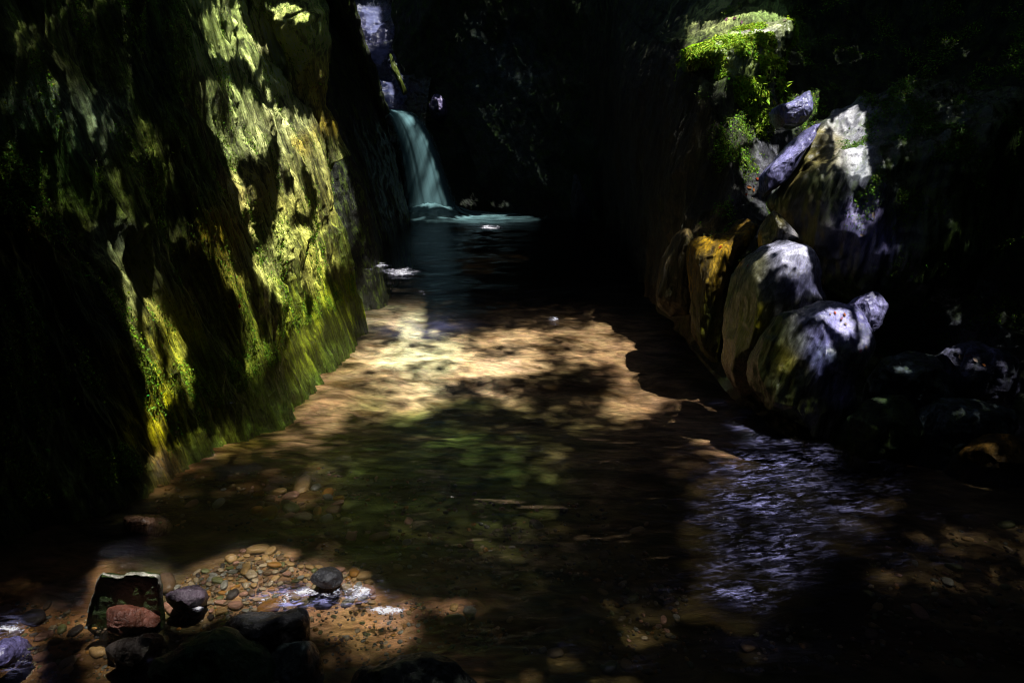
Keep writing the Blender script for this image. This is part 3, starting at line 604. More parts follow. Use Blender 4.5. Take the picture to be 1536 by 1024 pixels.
leaves = [('red', 1136, 269, .035, 'on the lit rock left of the slanting rib'), ('orange', 1124, 281, .04, 'on the lit rock left of the slanting rib'), ('orange', 1130, 285, .03, 'on the lit rock left of the slanting rib'), ('red', 1119, 292, .025, 'on the lit rock left of the slanting rib'), ('pale', 1128, 298, .02, 'on the lit rock left of the slanting rib'),
 ('red', 1081, 371, .028, 'alone on the golden rock'), ('red', 1123, 399, .02, 'beside the pale rounded boulder'), ('red', 359, 458, .03, 'stuck on the mossy left wall'),
 ('purple', 1090, 30, .045, 'on the mossy ledge'), ('purple', 1102, 28, .04, 'on the mossy ledge'), ('purple', 1112, 34, .035, 'on the mossy ledge'), ('pale', 1120, 40, .04, 'on the mossy ledge'), ('pale', 1178, 32, .04, 'on the mossy ledge'), ('purple', 1126, 46, .04, 'on the mossy ledge'), ('red', 1130, 38, .03, 'on the mossy ledge'),
 ('red', 1252, 470, .02, 'on the low boulder'), ('purple', 1262, 478, .022, 'on the low boulder'), ('pale', 1268, 486, .02, 'on the low boulder'), ('orange', 1266, 472, .02, 'on the low boulder'), ('pale', 1245, 472, .018, 'on the low boulder'), ('pale', 1298, 522, .025, 'at the foot of the pointed stone'), ('purple', 1290, 527, .025, 'at the foot of the pointed stone'),
 ('orange', 1362, 499, .03, 'on the dark bank'), ('pale', 1311, 322, .035, 'at the foot of the lit stripe of the tall boulder'), ('pale', 1293, 353, .03, 'at the foot of the lit stripe of the tall boulder'), ('pale', 1440, 535, .03, 'on the flat shelf'), ('purple', 1452, 533, .03, 'on the flat shelf'), ('pale', 1462, 540, .03, 'on the flat shelf'), ('orange', 1475, 548, .025, 'on the flat shelf'), ('orange', 1165, 186, .03, 'behind the bluish slab'), ('pale', 1160, 180, .025, 'behind the bluish slab'), ('red', 1170, 158, .025, 'behind the bluish slab')]
for k, x, y, r, w in leaves:
    loc, nn = hit(x, y)
    if loc is None: continue
    o = bpy.data.objects.new('fallen_leaf', ML[k]); C.objects.link(o)
    q = nn.to_track_quat('Z', 'Y') if nn.dot(Vector((0, -1, .3))) > 0 else (-nn).to_track_quat('Z', 'Y')
    q = q @ __import__('mathutils').Quaternion((0, 0, 1), random.uniform(0, 6.3))
    o.rotation_mode = 'QUATERNION'; o.rotation_quaternion = q
    o.location = loc + (nn if nn.dot(Vector((0, -1, .3))) > 0 else -nn)*.006; o.scale = (r, r, r)
    tag(o, f'small {k} fallen leaf {w}', 'leaf', f'{k} fallen leaves {w}')

# ------------------------------------------------------------------ moss: thousands of tiny leaflets on the rock
def tufts(P, nrm, dens, size, parent, name='moss', tone=(1, 1, 1), hang=0., n=40000, seed=0):
    r = np.random.default_rng(100+seed)
    P = P.reshape(-1, 3); nrm = nrm.reshape(-1, 3); dens = dens.reshape(-1)
    px, py = proj(P); ok = (px > -80) & (px < 1616) & (py > -80) & (py < 1100) & (P[:, 2] > -.01)
    pr = np.where(ok, dens, 0); pr /= pr.sum()
    i = r.choice(len(P), n, p=pr)
    c = P[i]+r.normal(0, .008, (n, 3)); nn = nrm[i]
    a = r.normal(0, 1, (n, 3)); a -= nn*np.sum(a*nn, 1, keepdims=True)*.6; a[:, 2] -= hang; a /= np.linalg.norm(a, axis=1, keepdims=True)
    b = np.cross(a, nn+r.normal(0, .5, (n, 3))); b /= np.linalg.norm(b, axis=1, keepdims=True)
    s = size*r.lognormal(0, .35, n)[:, None]
    c = c + nn*s*.5
    V = np.stack([c, c+a*s*.5+b*s*.32, c+a*s*(1.+hang)+nn*s*.3, c+a*s*.5-b*s*.32], 1).reshape(-1, 3)
    t = np.array(tone)*(r.uniform(.3, 1.3, n)[:, None])*(1+.2*r.normal(0, 1, (n, 3)))
    col = np.repeat(np.concatenate([np.clip(t, .02, 2), np.ones((n, 1))], 1), 4, 0)
    o = make(name, V, np.arange(4*n).reshape(-1, 4), M_moss, parent=parent, col=col, smooth=False)
    o['kind'] = 'stuff'
    return o
px_, py_ = proj(PL)
mo = sstep(.05, .3, fbm(PL, (7, 7, 2.5), 4, 99))*cL[..., 3]
tufts(PL, nL, mo, .008, cliffL, tone=(.9, 1.15, .5), n=110000, seed=1)
px_, py_ = proj(P5)
mo = sstep(.05, .3, fbm(P5, 5, 4, 97))*c5[..., 3]*sstep(1040, 1090, px_)
tufts(P5, n5, mo, .011, bankR, tone=(.9, 1.2, .6), n=60000, seed=2)
for o in list(C.objects):
    if o.name == 'mossy_ledge':
        me = o.data; V = np.empty(len(me.vertices)*3, np.float32); me.vertices.foreach_get('co', V); V = V.reshape(-1, 3)+np.array(o.location)
        Nn = np.empty(len(me.vertices)*3, np.float32); me.vertices.foreach_get('normal', Nn); Nn = Nn.reshape(-1, 3)
        mo = sstep(-.1, .25, fbm(V, 6, 4, 98)); tufts(V, Nn, mo, .013, o, tone=(2.1, 2.5, .9), hang=.6, n=85000, seed=3)
    if o.name == 'tall_boulder':
        me = o.data; V = np.empty(len(me.vertices)*3, np.float32); me.vertices.foreach_get('co', V); V = V.reshape(-1, 3)+np.array(o.location)
        Nn = np.empty(len(me.vertices)*3, np.float32); me.vertices.foreach_get('normal', Nn); Nn = Nn.reshape(-1, 3)
        x_, y_ = proj(V)
        mo = sstep(.0, .3, fbm(V, 6, 4, 94))*sstep(1250, 1290, x_)*np.where(y_ < 290, 1, .25); tufts(V, Nn, mo, .009, o, tone=(.5, .75, .4), n=30000, seed=4)

# ------------------------------------------------------------------ water
m, nt, nd, lk = mat('stream_water')
co = N(nt, 'ShaderNodeTexCoord').outputs['Object']
at = N(nt, 'ShaderNodeAttribute', attribute_name='col')      # R streak: painted sky sheen and foam, G painted glints and foam, B ripple strength, A painted haze
sep = N(nt, 'ShaderNodeSeparateColor'); lk.new(at.outputs['Color'], sep.inputs[0])
st1 = texn(nt, co, 9, 8, .72, .9, (1, 3.6, 1), (0, 0, -.2))
st2 = texn(nt, co, 30, 5, .7, .6, (1, 3., 1), (0, 0, -.15))
fl = texn(nt, co, 55, 7, .78, 1.4, (1, 1.2, 1))
fl2 = texn(nt, co, 10, 3, .6, .4)
bm = N(nt, 'ShaderNodeBump'); bm.inputs['Distance'].default_value = .05
lk.new(math_(nt, 'MULTIPLY', sep.outputs[2], .6), bm.inputs['Strength'])
lk.new(math_(nt, 'ADD', st1, math_(nt, 'MULTIPLY', st2, .35)), bm.inputs['Height'])
tr = N(nt, 'ShaderNodeBsdfTransparent'); tr.inputs[0].default_value = (.93, .91, .86, 1)
gl = N(nt, 'ShaderNodeBsdfGlossy'); gl.inputs['Color'].default_value = (.9, .9, 1, 1); gl.inputs['Roughness'].default_value = .09; lk.new(bm.outputs[0], gl.inputs['Normal'])
fr = N(nt, 'ShaderNodeFresnel'); fr.inputs[0].default_value = 1.33; lk.new(bm.outputs[0], fr.inputs[1])
mx = N(nt, 'ShaderNodeMixShader'); lk.new(fr.outputs[0], mx.inputs[0]); lk.new(tr.outputs[0], mx.inputs[1]); lk.new(gl.outputs[0], mx.inputs[2])
# streaky film painting sky reflection, then glints and foam, in diffuse colour
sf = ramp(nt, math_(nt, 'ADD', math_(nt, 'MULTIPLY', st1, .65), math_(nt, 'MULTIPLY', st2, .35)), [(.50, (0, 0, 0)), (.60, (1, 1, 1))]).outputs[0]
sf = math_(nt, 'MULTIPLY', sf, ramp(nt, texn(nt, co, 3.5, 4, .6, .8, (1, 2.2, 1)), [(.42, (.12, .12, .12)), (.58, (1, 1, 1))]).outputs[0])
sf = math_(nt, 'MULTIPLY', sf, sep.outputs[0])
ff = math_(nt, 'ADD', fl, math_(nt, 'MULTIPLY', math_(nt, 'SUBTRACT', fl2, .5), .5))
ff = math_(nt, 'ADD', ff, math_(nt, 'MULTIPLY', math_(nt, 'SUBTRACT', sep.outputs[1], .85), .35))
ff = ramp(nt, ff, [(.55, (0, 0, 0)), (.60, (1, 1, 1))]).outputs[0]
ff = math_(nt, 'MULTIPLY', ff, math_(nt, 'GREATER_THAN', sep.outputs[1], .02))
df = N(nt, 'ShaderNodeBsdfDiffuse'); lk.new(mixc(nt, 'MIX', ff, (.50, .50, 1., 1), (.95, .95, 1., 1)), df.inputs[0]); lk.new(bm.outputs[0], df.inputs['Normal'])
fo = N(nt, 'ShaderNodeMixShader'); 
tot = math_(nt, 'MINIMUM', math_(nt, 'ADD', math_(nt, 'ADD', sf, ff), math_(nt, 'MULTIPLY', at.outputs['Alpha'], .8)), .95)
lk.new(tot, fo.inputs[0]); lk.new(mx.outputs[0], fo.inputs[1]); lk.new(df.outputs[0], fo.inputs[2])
o = N(nt, 'ShaderNodeOutputMaterial'); lk.new(fo.outputs[0], o.inputs[0]); M_water = m
wx = np.linspace(-7, 8, 640)
wy = np.concatenate([np.linspace(-6, 1.2, 30)[:-1], np.linspace(1.2, 6, 420)[:-1], np.linspace(6, 13, 200)])
X, Y = np.meshgrid(wx, wy); PW = np.stack([X, Y, X*0], -1)
wpx, wpy = proj(PW)
def gz(lst):
    v = np.zeros(wpx.shape)
    for (x, y, rx, ry, a) in lst: v = np.maximum(v, a*np.exp(-(((wpx-x)/rx)**2+((wpy-y)/ry)**2)))
    return v
sheen_foam = gz([(1150, 700, 70, 40, 1.), (1210, 690, 50, 25, .7), (1140, 750, 70, 40, .8), (1150, 820, 90, 60, .6), (1120, 885, 60, 25, .8), (1290, 755, 50, 25, .35), (1120, 630, 22, 16, .5), (470, 897, 80, 14, 1.3), (440, 905, 40, 8, 1.3), (20, 970, 45, 40, .7), (200, 975, 50, 16, .35), (560, 480, 60, 25, .0),(1000,1000,300,60,.12), (1180, 800, 230, 130, .28), (320, 765, 60, 15, .12)])
glint_foam = gz([(600, 408, 42, 9, 1.12), (565, 398, 26, 10, 1.0), (585, 425, 20, 6, .7), (632, 438, 14, 6, .8), (830, 478, 14, 5, .95), (735, 341, 24, 5, 1.15), (695, 301, 20, 5, 1.2), (740, 312, 40, 4, .9), (470, 888, 80, 12, 1.15), (575, 915, 36, 10, 1.25), (540, 885, 70, 26, 1.0), (420, 900, 60, 14, .95), (690, 905, 60, 20, .85),
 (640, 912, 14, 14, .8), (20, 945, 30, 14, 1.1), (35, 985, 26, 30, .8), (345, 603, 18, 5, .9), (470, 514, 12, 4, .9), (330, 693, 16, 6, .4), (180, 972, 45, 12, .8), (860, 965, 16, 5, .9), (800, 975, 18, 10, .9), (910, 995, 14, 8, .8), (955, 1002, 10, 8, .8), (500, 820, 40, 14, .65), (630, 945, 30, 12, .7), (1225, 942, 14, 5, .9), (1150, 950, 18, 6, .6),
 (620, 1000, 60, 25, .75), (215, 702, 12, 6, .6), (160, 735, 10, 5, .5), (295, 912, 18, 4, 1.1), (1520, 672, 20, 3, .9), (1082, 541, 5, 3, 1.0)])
ripple = np.clip(.4 + .6*sstep(4.2, 2.6, Y) + sheen_foam + .5*glint_foam, 0, 1.2)
haze = gz([(630, 492, 45, 12, .22), (640, 325, 30, 8, .0)])
cw = np.stack([sheen_foam, glint_foam, ripple, haze], -1)
PW[..., 2] = .010*fbm(PW, (2.2, 5, 1), 4, 140)*sstep(6, 3, Y) + .006*fbm(PW, (3, 8, 1), 3, 141)
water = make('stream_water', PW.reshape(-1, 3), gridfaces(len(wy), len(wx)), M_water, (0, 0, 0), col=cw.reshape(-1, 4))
tag(water, 'clear rippled stream water with painted sky streaks, painted glints and foam flecks', kind='structure')

# ---- waterfall
def fall_mat(name, c, dens, stretch):
    m, nt, nd, lk = mat(name)
    uv = N(nt, 'ShaderNodeAttribute', attribute_name='col')      # RG = across, along ; A = edge fade
    n = texn(nt, uv.outputs['Vector'], 6, 6, .65, .1, stretch)
    al = ramp(nt, n, [(.34, (.8, .8, .8)), (.62, (1, 1, 1))]).outputs[0]
    al = math_(nt, 'MULTIPLY', math_(nt, 'MULTIPLY', al, uv.outputs['Alpha']), dens)
    d = N(nt, 'ShaderNodeBsdfDiffuse'); lk.new(mixc(nt, 'MIX', n, (c[0]*.62, c[1]*.72, c[2]*.75, 1), (*c, 1)), d.inputs[0])
    t2 = N(nt, 'ShaderNodeBsdfTranslucent'); t2.inputs[0].default_value = (*c, 1)
    ms = N(nt, 'ShaderNodeMixShader'); ms.inputs[0].default_value = .4; lk.new(d.outputs[0], ms.inputs[1]); lk.new(t2.outputs[0], ms.inputs[2])
    tr = N(nt, 'ShaderNodeBsdfTransparent'); mx = N(nt, 'ShaderNodeMixShader')
    lk.new(al, mx.inputs[0]); lk.new(tr.outputs[0], mx.inputs[1]); lk.new(ms.outputs[0], mx.inputs[2])
    o = N(nt, 'ShaderNodeOutputMaterial'); lk.new(mx.outputs[0], o.inputs[0]); return m
M_fall = fall_mat('falling_water', (.48, .86, .92), .95, (3.5, .35, 1))
M_foam = fall_mat('waterfall_foam', (.5, .88, .92), .9, (1, 2.2, 1))
M_casc = fall_mat('cascade_water', (.5, .52, .95), .85, (1, 5, 1))
wf = bpy.data.objects.new('waterfall', None); C.objects.link(wf); wf.location = atY(655, 328, 10.6); tag(wf, 'teal silky waterfall arcing into the far end of the pool', 'waterfall')
Lf = [(578, 166, 10.95), (586, 180, 10.85), (596, 215, 10.75), (604, 260, 10.68), (608, 300, 10.62), (608, 334, 10.55)]
Rt = [(598, 163, 10.95), (622, 171, 10.8), (645, 197, 10.65), (662, 238, 10.58), (676, 282, 10.52), (696, 332, 10.5)]
La = catmull(np.array([atY(*q) for q in Lf]), 120, 0); Ra = catmull(np.array([atY(*q) for q in Rt]), 120, 0)
u = np.linspace(0, 1, 60)[None, :, None]
WF = La[:, None]*(1-u)+Ra[:, None]*u
WF[..., 1] -= .10*np.sin(np.pi*u[..., 0])
vv = np.linspace(0, 1, 120)[:, None]*np.ones((1, 60)); uu = u[..., 0]*np.ones((120, 1))
WF[..., 1] += .006*noise(np.stack([uu*14, vv*1.5, uu*0], -1), 1, 7)
edge = sstep(0, .25, uu)*sstep(1, .8, uu)
FALLS.append((WF[:, 8:-8], .5)); make('falling_water', WF.reshape(-1, 3), gridfaces(120, 60), M_fall, parent=wf, col=np.stack([uu, vv, uu*0, .25+.75*edge], -1).reshape(-1, 4))
# foam skirt: low mound spreading right
fx = np.linspace(0, 1, 140); fy = np.linspace(0, 1, 60); U, Vv = np.meshgrid(fx, fy)
FPx = 590+U*330; FPy = 306+Vv*34
FP = np.array([[atZ(FPx[j, i], FPy[j, i], .02) for i in range(140)] for j in range(60)])
cx = (FPx-655)/((np.where(FPx < 655, 42, 100))); cy = (FPy-(322+.0*U))/9
aF = np.exp(-(cx**2+cy**2))*1.3
FP[..., 2] += .20*np.exp(-(((FPx-650)/42)**2+((FPy-322)/9)**2))*(1+.5*fbm(FP, 6, 3, 170)) + .03*aF*fbm(FP, 5, 3, 171)
FALLS.append((FP, .7)); make('foam', FP.reshape(-1, 3), gridfaces(60, 140), M_foam, parent=wf, col=np.stack([U*3, Vv*2, U*0, np.clip(aF*sstep(1, .7, U)*sstep(0, .08, U)*sstep(1, .8, Vv)*sstep(0, .15, Vv)*np.clip(1+1.3*fbm(FP, (3, 14, 3), 3, 175), 0, 1.5), 0, 1)], -1).reshape(-1, 4))
# upper cascade
def ribbon(name, label, Lf, Rt, m, nn=(90, 50)):
    La = catmull(np.array([atY(*q) for q in Lf]), nn[0], 0); Ra = catmull(np.array([atY(*q) for q in Rt]), nn[0], 0)
    u = np.linspace(0, 1, nn[1])[None, :, None]; R = La[:, None]*(1-u)+Ra[:, None]*u
    uu = u[..., 0]*np.ones((nn[0], 1)); vv = np.linspace(0, 1, nn[0])[:, None]*np.ones((1, nn[1]))
    R[..., 1] += .09*fbm(R, (3, 3, 7), 4, 180)
    a = sstep(0, .2, uu)*sstep(1, .8, uu)*sstep(0, .08, vv)*sstep(1, .92, vv)*np.clip(.9+1.2*fbm(R, (3, 3, 6), 3, 181), 0, 1)
    o = make(name, R.reshape(-1, 3), gridfaces(*nn), m, None, col=np.stack([uu, vv*1.5, uu*0, a], -1).reshape(-1, 4)); return tag(o, label, 'cascade')
ribbon('upper_cascade', 'upper violet cascade tumbling over the rock step at the top', [(530, 8, 13.0), (540, 45, 12.6), (550, 75, 12.3), (553, 96, 12.1)], [(572, 8, 13.0), (582, 45, 12.6), (588, 70, 12.3), (572, 100, 12.1)], M_casc)
ribbon('middle_cascade', 'small blue cascade just above the waterfall lip', [(562, 120, 11.7), (568, 140, 11.5), (578, 158, 11.2), (582, 168, 11.05)], [(590, 124, 11.7), (594, 142, 11.5), (592, 158, 11.2), (596, 168, 11.05)], M_casc)

# ------------------------------------------------------------------ where the canopy is cut open to place sun patches, then the added unseen canopy itself
def c1(*q): return [(x/2.56, y/2.56) for x, y in q]
def c2_(*q): return [(x/2.56, y/2.56+350) for x, y in q]
def c3_(*q): return [(x/2.56+480, y/2.56) for x, y in q]
def c4_(*q): return [(x/2.56+976, y/2.56) for x, y in q]
def c5_(*q): return [(x/2.56+976, y/2.56+320) for x, y in q]
def c6_(*q): return [(x/2.56+480, y/2.56+340) for x, y in q]
def c7_(*q): return [(x/2.743, y/2.743+700) for x, y in q]
def c8_(*q): return [(x/2.743+480, y/2.743+700) for x, y in q]
GAPS = [
 # left wall, dim sparkle first
 (.03, c1((0, 0), (740, 0), (760, 300), (860, 700), (900, 1024), (0, 1024))), (.008, c2_((0, 0), (440, 0), (560, 600), (500, 700), (0, 600))),
 (0., c1((480, 0), (700, 0), (720, 300), (830, 600), (900, 800), (960, 1020), (900, 1024), (800, 800), (650, 560), (520, 400))),
 (.22, c1((240, 60), (290, 150), (340, 330), (350, 380), (280, 350), (230, 200))), (.2, c1((430, 120), (470, 200), (495, 380), (470, 380), (440, 250))),
 (.5, c1((190, 190), (220, 300), (235, 410), (210, 400), (195, 300))), (.6, c1((235, 310), (300, 360), (345, 390), (375, 480), (420, 580), (490, 700), (470, 715), (380, 560), (330, 500), (290, 420))),
 (.3, c1((90, 390), (150, 400), (240, 430), (240, 510), (150, 480))), (.22, c1((150, 560), (230, 600), (260, 760), (200, 830), (160, 700))), (.22, c1((520, 460), (600, 500), (650, 600), (640, 700), (560, 620))), (.18, c1((350, 560), (420, 620), (430, 760), (380, 720))),
 (.35, c1((470, 740), (520, 790), (530, 900), (560, 1024), (430, 1024), (420, 930), (450, 860))),
 (.75, c2_((440, 90), (460, 30), (500, 0), (560, 0), (575, 80), (600, 220), (640, 310), (700, 420), (735, 540), (750, 640), (720, 680), (660, 640), (640, 700), (640, 800), (600, 835), (575, 800), (560, 620), (510, 430), (480, 280))),
 (0., c2_((500, 40), (515, 40), (530, 200), (550, 330), (570, 440), (545, 420), (525, 330), (505, 200))), (.05, c2_((600, 340), (640, 420), (650, 560), (630, 560), (610, 450))), (0, c2_((690, 600), (720, 600), (725, 650), (690, 650))),
 (.95, c2_((560, 640), (630, 620), (640, 740), (600, 780), (570, 740))),
 (.55, c2_((790, 0), (850, 0), (865, 80), (930, 190), (960, 250), (930, 300), (890, 250), (850, 170), (815, 90))), (.35, c2_((930, 200), (990, 250), (1050, 350), (1080, 440), (1060, 500), (1010, 540), (960, 590), (950, 480), (900, 330))), (.05, c2_((960, 270), (1010, 330), (1020, 440), (990, 420))),
 # lit upper panel
 (.35, c1((740, 60), (790, 0), (830, 0), (880, 250), (830, 220), (770, 130))),
 (1., c1((820, 0), (1110, 0), (1160, 30), (1190, 60), (1210, 160), (1240, 260), (1215, 270), (1180, 230), (1150, 190), (1140, 240), (1110, 250), (1080, 240), (1040, 230), (1010, 210), (990, 290), (955, 285), (930, 240), (900, 220), (880, 250), (850, 220), (835, 120))),
 (.0, c1((1070, 60), (1120, 80), (1130, 180), (1100, 170))), (.1, c1((990, 40), (1010, 60), (1020, 110), (1000, 90))),
 (.8, c1((1000, 250), (1020, 290), (1050, 400), (1030, 400), (1000, 330))), (.5, c1((1110, 240), (1140, 250), (1150, 380), (1160, 440), (1140, 430), (1135, 330))),
 (.85, c1((760, 330), (830, 310), (920, 305), (950, 350), (980, 390), (1040, 420), (1120, 415), (1190, 425), (1250, 420), (1260, 520), (1290, 660), (1320, 800), (1360, 930), (1340, 1024), (980, 1024), (990, 960), (1050, 900), (1060, 840), (1080, 760), (1070, 640), (1070, 560), (1040, 490), (1035, 600), (990, 610), (960, 585), (930, 600), (920, 640), (935, 700), (985, 710), (995, 780), (985, 880), (970, 935), (935, 870), (905, 750), (880, 650), (850, 590), (800, 480), (765, 400))),
 (.8, c1((1190, 270), (1235, 290), (1245, 420), (1190, 420), (1215, 400), (1210, 340), (1195, 330))),
 (.15, c1((830, 330), (870, 350), (880, 500), (850, 540), (830, 450))), (0., c1((1100, 670), (1130, 680), (1130, 735), (1100, 730))), (0., c1((1120, 820), (1190, 810), (1200, 870), (1140, 870))), (0., c1((1165, 600), (1200, 680), (1215, 850), (1190, 830), (1170, 720))),
 (.3, c1((1250, 420), (1300, 520), (1350, 700), (1380, 900), (1400, 1024), (1340, 1024), (1320, 800), (1270, 560))),
 (1., c2_((975, 90), (1000, 60), (1060, 0), (1245, 0), (1260, 80), (1285, 150), (1250, 170), (1265, 240), (1310, 270), (1240, 330), (1190, 370), (1120, 370), (1080, 360), (1060, 280), (1030, 220), (990, 170), (968, 140))),
 (0., c2_((1060, 200), (1080, 260), (1085, 320), (1060, 290), (1045, 230))), (.1, c2_((1100, 100), (1180, 130), (1190, 160), (1120, 150))), (0, c2_((1165, 200), (1200, 260), (1190, 330), (1165, 280))),
 (.7, c2_((580, 860), (630, 810), (660, 850), (690, 940), (620, 980))), (.6, c2_((710, 770), (770, 740), (800, 790), (730, 830))), (.7, c2_((1085, 450), (1140, 480), (1130, 510), (1090, 490))), (.7, c2_((1210, 380), (1290, 290), (1310, 300), (1240, 400))),
 # far end
 (.75, c3_((130, 30), (210, 20), (260, 90), (270, 150), (210, 190), (185, 230), (150, 130))), (.15, c3_((120, 0), (260, 0), (250, 30), (130, 40))), (.45, c3_((215, 310), (260, 310), (290, 350), (280, 410), (250, 400))), (1., c3_((425, 375), (470, 370), (482, 430), (430, 442))), (.5, c3_((262, 190), (290, 230), (335, 360), (320, 350), (280, 270))),
 (.0, c3_((270, 415), (350, 450), (430, 580), (500, 770), (620, 790), (820, 810), (900, 830), (700, 860), (350, 850), (340, 600))), (.0, c3_((355, 800), (500, 770), (640, 810), (560, 850), (370, 840))),
 (1., c3_((525, 762), (600, 765), (600, 785), (530, 785))), (.7, c3_((600, 780), (760, 790), (740, 805), (620, 800))), (1., c3_((580, 865), (700, 863), (695, 885), (600, 885))),
 (.1, c3_((640, 260), (740, 260), (760, 320), (660, 310))), (.1, c3_((740, 540), (820, 540), (830, 620), (750, 610))), (.2, c3_((975, 690), (1010, 720), (1040, 790), (980, 780))), (.03, c3_((520, 0), (1060, 0), (1080, 760), (900, 740), (700, 560), (520, 300))),
 # water glints far
 # bed of the pool
 (.10, [(560, 430), (760, 430), (960, 470), (900, 480), (640, 470)]),
 (.35, [(440, 480), (560, 460), (700, 485), (640, 510), (500, 530), (430, 540)]),
 (.58, [(395, 640), (410, 600), (450, 555), (500, 525), (560, 520), (600, 505), (660, 505), (740, 500), (810, 488), (900, 484), (990, 490), (1030, 505), (1045, 540), (1040, 565), (1020, 575), (1030, 600), (1000, 620), (940, 640), (860, 640), (760, 615), (690, 610), (640, 625), (560, 640), (480, 655), (420, 665)]),
 (1., [(570, 525), (600, 512), (650, 512), (690, 525), (640, 542), (590, 540)]), (1., [(710, 545), (760, 540), (790, 555), (760, 570), (720, 562)]),
 (.8, [(690, 500), (800, 486), (900, 483), (1000, 490), (1035, 520), (1000, 530), (900, 515), (780, 520), (700, 515)]), (.85, [(860, 535), (960, 535), (1040, 545), (1030, 575), (960, 560), (870, 550)]), (.8, [(470, 560), (560, 550), (640, 560), (600, 575), (500, 580)]), (.75, [(440, 610), (560, 590), (660, 590), (640, 612), (520, 628), (440, 640)]), (.85, [(780, 575), (850, 560), (860, 575), (800, 590)]), (.30, [(780, 520), (830, 500), (880, 505), (870, 530), (810, 535)]), (.35, [(905, 485), (960, 490), (980, 510), (930, 505)]), (.15, [(1000, 515), (1050, 525), (1040, 540), (1000, 530)]), (.35, [(540, 560), (600, 548), (680, 545), (640, 558), (560, 572)]),
 (.08, c6_((490, 630), (560, 580), (650, 590), (780, 595), (850, 560), (930, 535), (1030, 530), (1130, 560), (1170, 600), (1100, 640), (1090, 690), (1040, 730), (960, 750), (870, 720), (800, 680), (700, 690), (560, 660))),
 (.3, c6_((640, 630), (760, 630), (880, 680), (850, 700), (720, 680))), (.85, c6_((1090, 640), (1200, 630), (1260, 650), (1240, 670), (1130, 670))), (.45, c6_((880, 730), (1000, 730), (1060, 760), (980, 780), (900, 760))),
 (.02, c6_((1370, 560), (1450, 540), (1470, 600), (1480, 680), (1400, 700), (1330, 740), (1250, 740), (1300, 690), (1390, 650))),
 (.6, [(1055, 560), (1080, 555), (1110, 585), (1150, 615), (1180, 650), (1130, 650), (1080, 630), (1060, 600)]),
 (.8, [(1000, 645), (1050, 632), (1110, 640), (1190, 665), (1200, 690), (1120, 690), (1060, 668)]),
 (.0, [(1065, 700), (1110, 670), (1240, 665), (1245, 700), (1260, 730), (1335, 760), (1340, 800), (1250, 815), (1240, 860), (1215, 900), (1120, 915), (1055, 890), (1060, 800), (1045, 740)]),
 (.8, [(1100, 620), (1140, 625), (1150, 650), (1105, 645)]),
 (.18, [(380, 670), (560, 650), (760, 640), (900, 680), (960, 760), (800, 820), (640, 800), (500, 790), (400, 740)]), (.0, [(840, 650), (1040, 640), (1040, 760), (1050, 900), (900, 900), (850, 760)]),
 (.45, [(228, 700), (260, 662), (300, 655), (400, 650), (380, 680), (300, 705), (260, 740), (232, 750)]), (.35, [(270, 750), (340, 720), (400, 712), (400, 730), (300, 760)]),
 (.65, c7_((450, 220), (600, 200), (660, 228), (690, 260), (600, 275), (500, 250))), (.4, c7_((1000, 120), (1150, 90), (1280, 90), (1400, 150), (1380, 215), (1250, 190), (1100, 170))), (.5, c7_((1180, 130), (1400, 130), (1390, 190), (1290, 190))),
 (.95, c7_((690, 450), (850, 395), (950, 345), (1010, 325), (1180, 350), (1230, 390), (1400, 395), (1430, 440), (1536, 460), (1536, 640), (1350, 620), (1250, 600), (1050, 600), (880, 600), (850, 640), (640, 630), (600, 590), (690, 560), (670, 500))),
 (.0, c7_((400, 440), (660, 440), (660, 560), (640, 600), (380, 600))), (.9, c7_((330, 640), (360, 640), (400, 545), (440, 452), (540, 440), (640, 452), (660, 540), (690, 540), (685, 420), (530, 405), (420, 408), (370, 540))), (.0, c7_((395, 470), (410, 470), (425, 420), (530, 415), (680, 430), (680, 520), (655, 520), (640, 448), (540, 436), (435, 448))),
 (.45, c7_((120, 570), (250, 560), (370, 590), (420, 640), (600, 600), (590, 640), (400, 690), (180, 710), (130, 650))), (.85, c7_((0, 690), (100, 640), (130, 700), (170, 780), (100, 850), (0, 870))), (.3, c7_((0, 480), (120, 480), (120, 530), (0, 560))), (.4, c7_((400, 700), (600, 680), (560, 750), (400, 760))),
 (.5, c7_((960, 620), (1200, 600), (1260, 650), (1280, 720), (1140, 700))), (.02, c7_((560, 760), (1260, 720), (1300, 889), (560, 889))),
 (.6, c8_((0, 530), (180, 530), (350, 545), (460, 560), (580, 530), (660, 530), (760, 565), (640, 590), (450, 590), (320, 615), (380, 650), (420, 700), (500, 750), (470, 770), (380, 745), (250, 770), (130, 800), (0, 810), (40, 750), (130, 700), (100, 640), (0, 620))),
 (.35, c8_((700, 640), (830, 620), (820, 680), (720, 700))), (.0, c8_((840, 690), (1090, 700), (1090, 810), (850, 800))), (.0, c8_((1150, 780), (1340, 800), (1330, 850), (1160, 830))), (.16, c8_((380, 240), (640, 240), (900, 320), (900, 500), (600, 460), (380, 380))), (.28, c8_((1180, 580), (1480, 560), (1470, 700), (1300, 720), (1190, 640))), (.08, c8_((0, 260), (200, 260), (200, 380), (0, 400))),
 (.04, [(600, 980), (760, 990), (760, 1024), (600, 1024)]), (.1, [(1240, 800), (1536, 790), (1536, 900), (1300, 900)]), (.22, [(1330, 850), (1400, 840), (1400, 880), (1330, 880)]), (.2, [(1430, 800), (1536, 800), (1530, 830), (1430, 820)]),
 # right wall and ledge
 (.018, [(1180, 60), (1536, 60), (1536, 700), (1260, 700), (1330, 430)]), (.02, [(900, 40), (1100, 100), (1110, 330), (1000, 440), (920, 330)]),
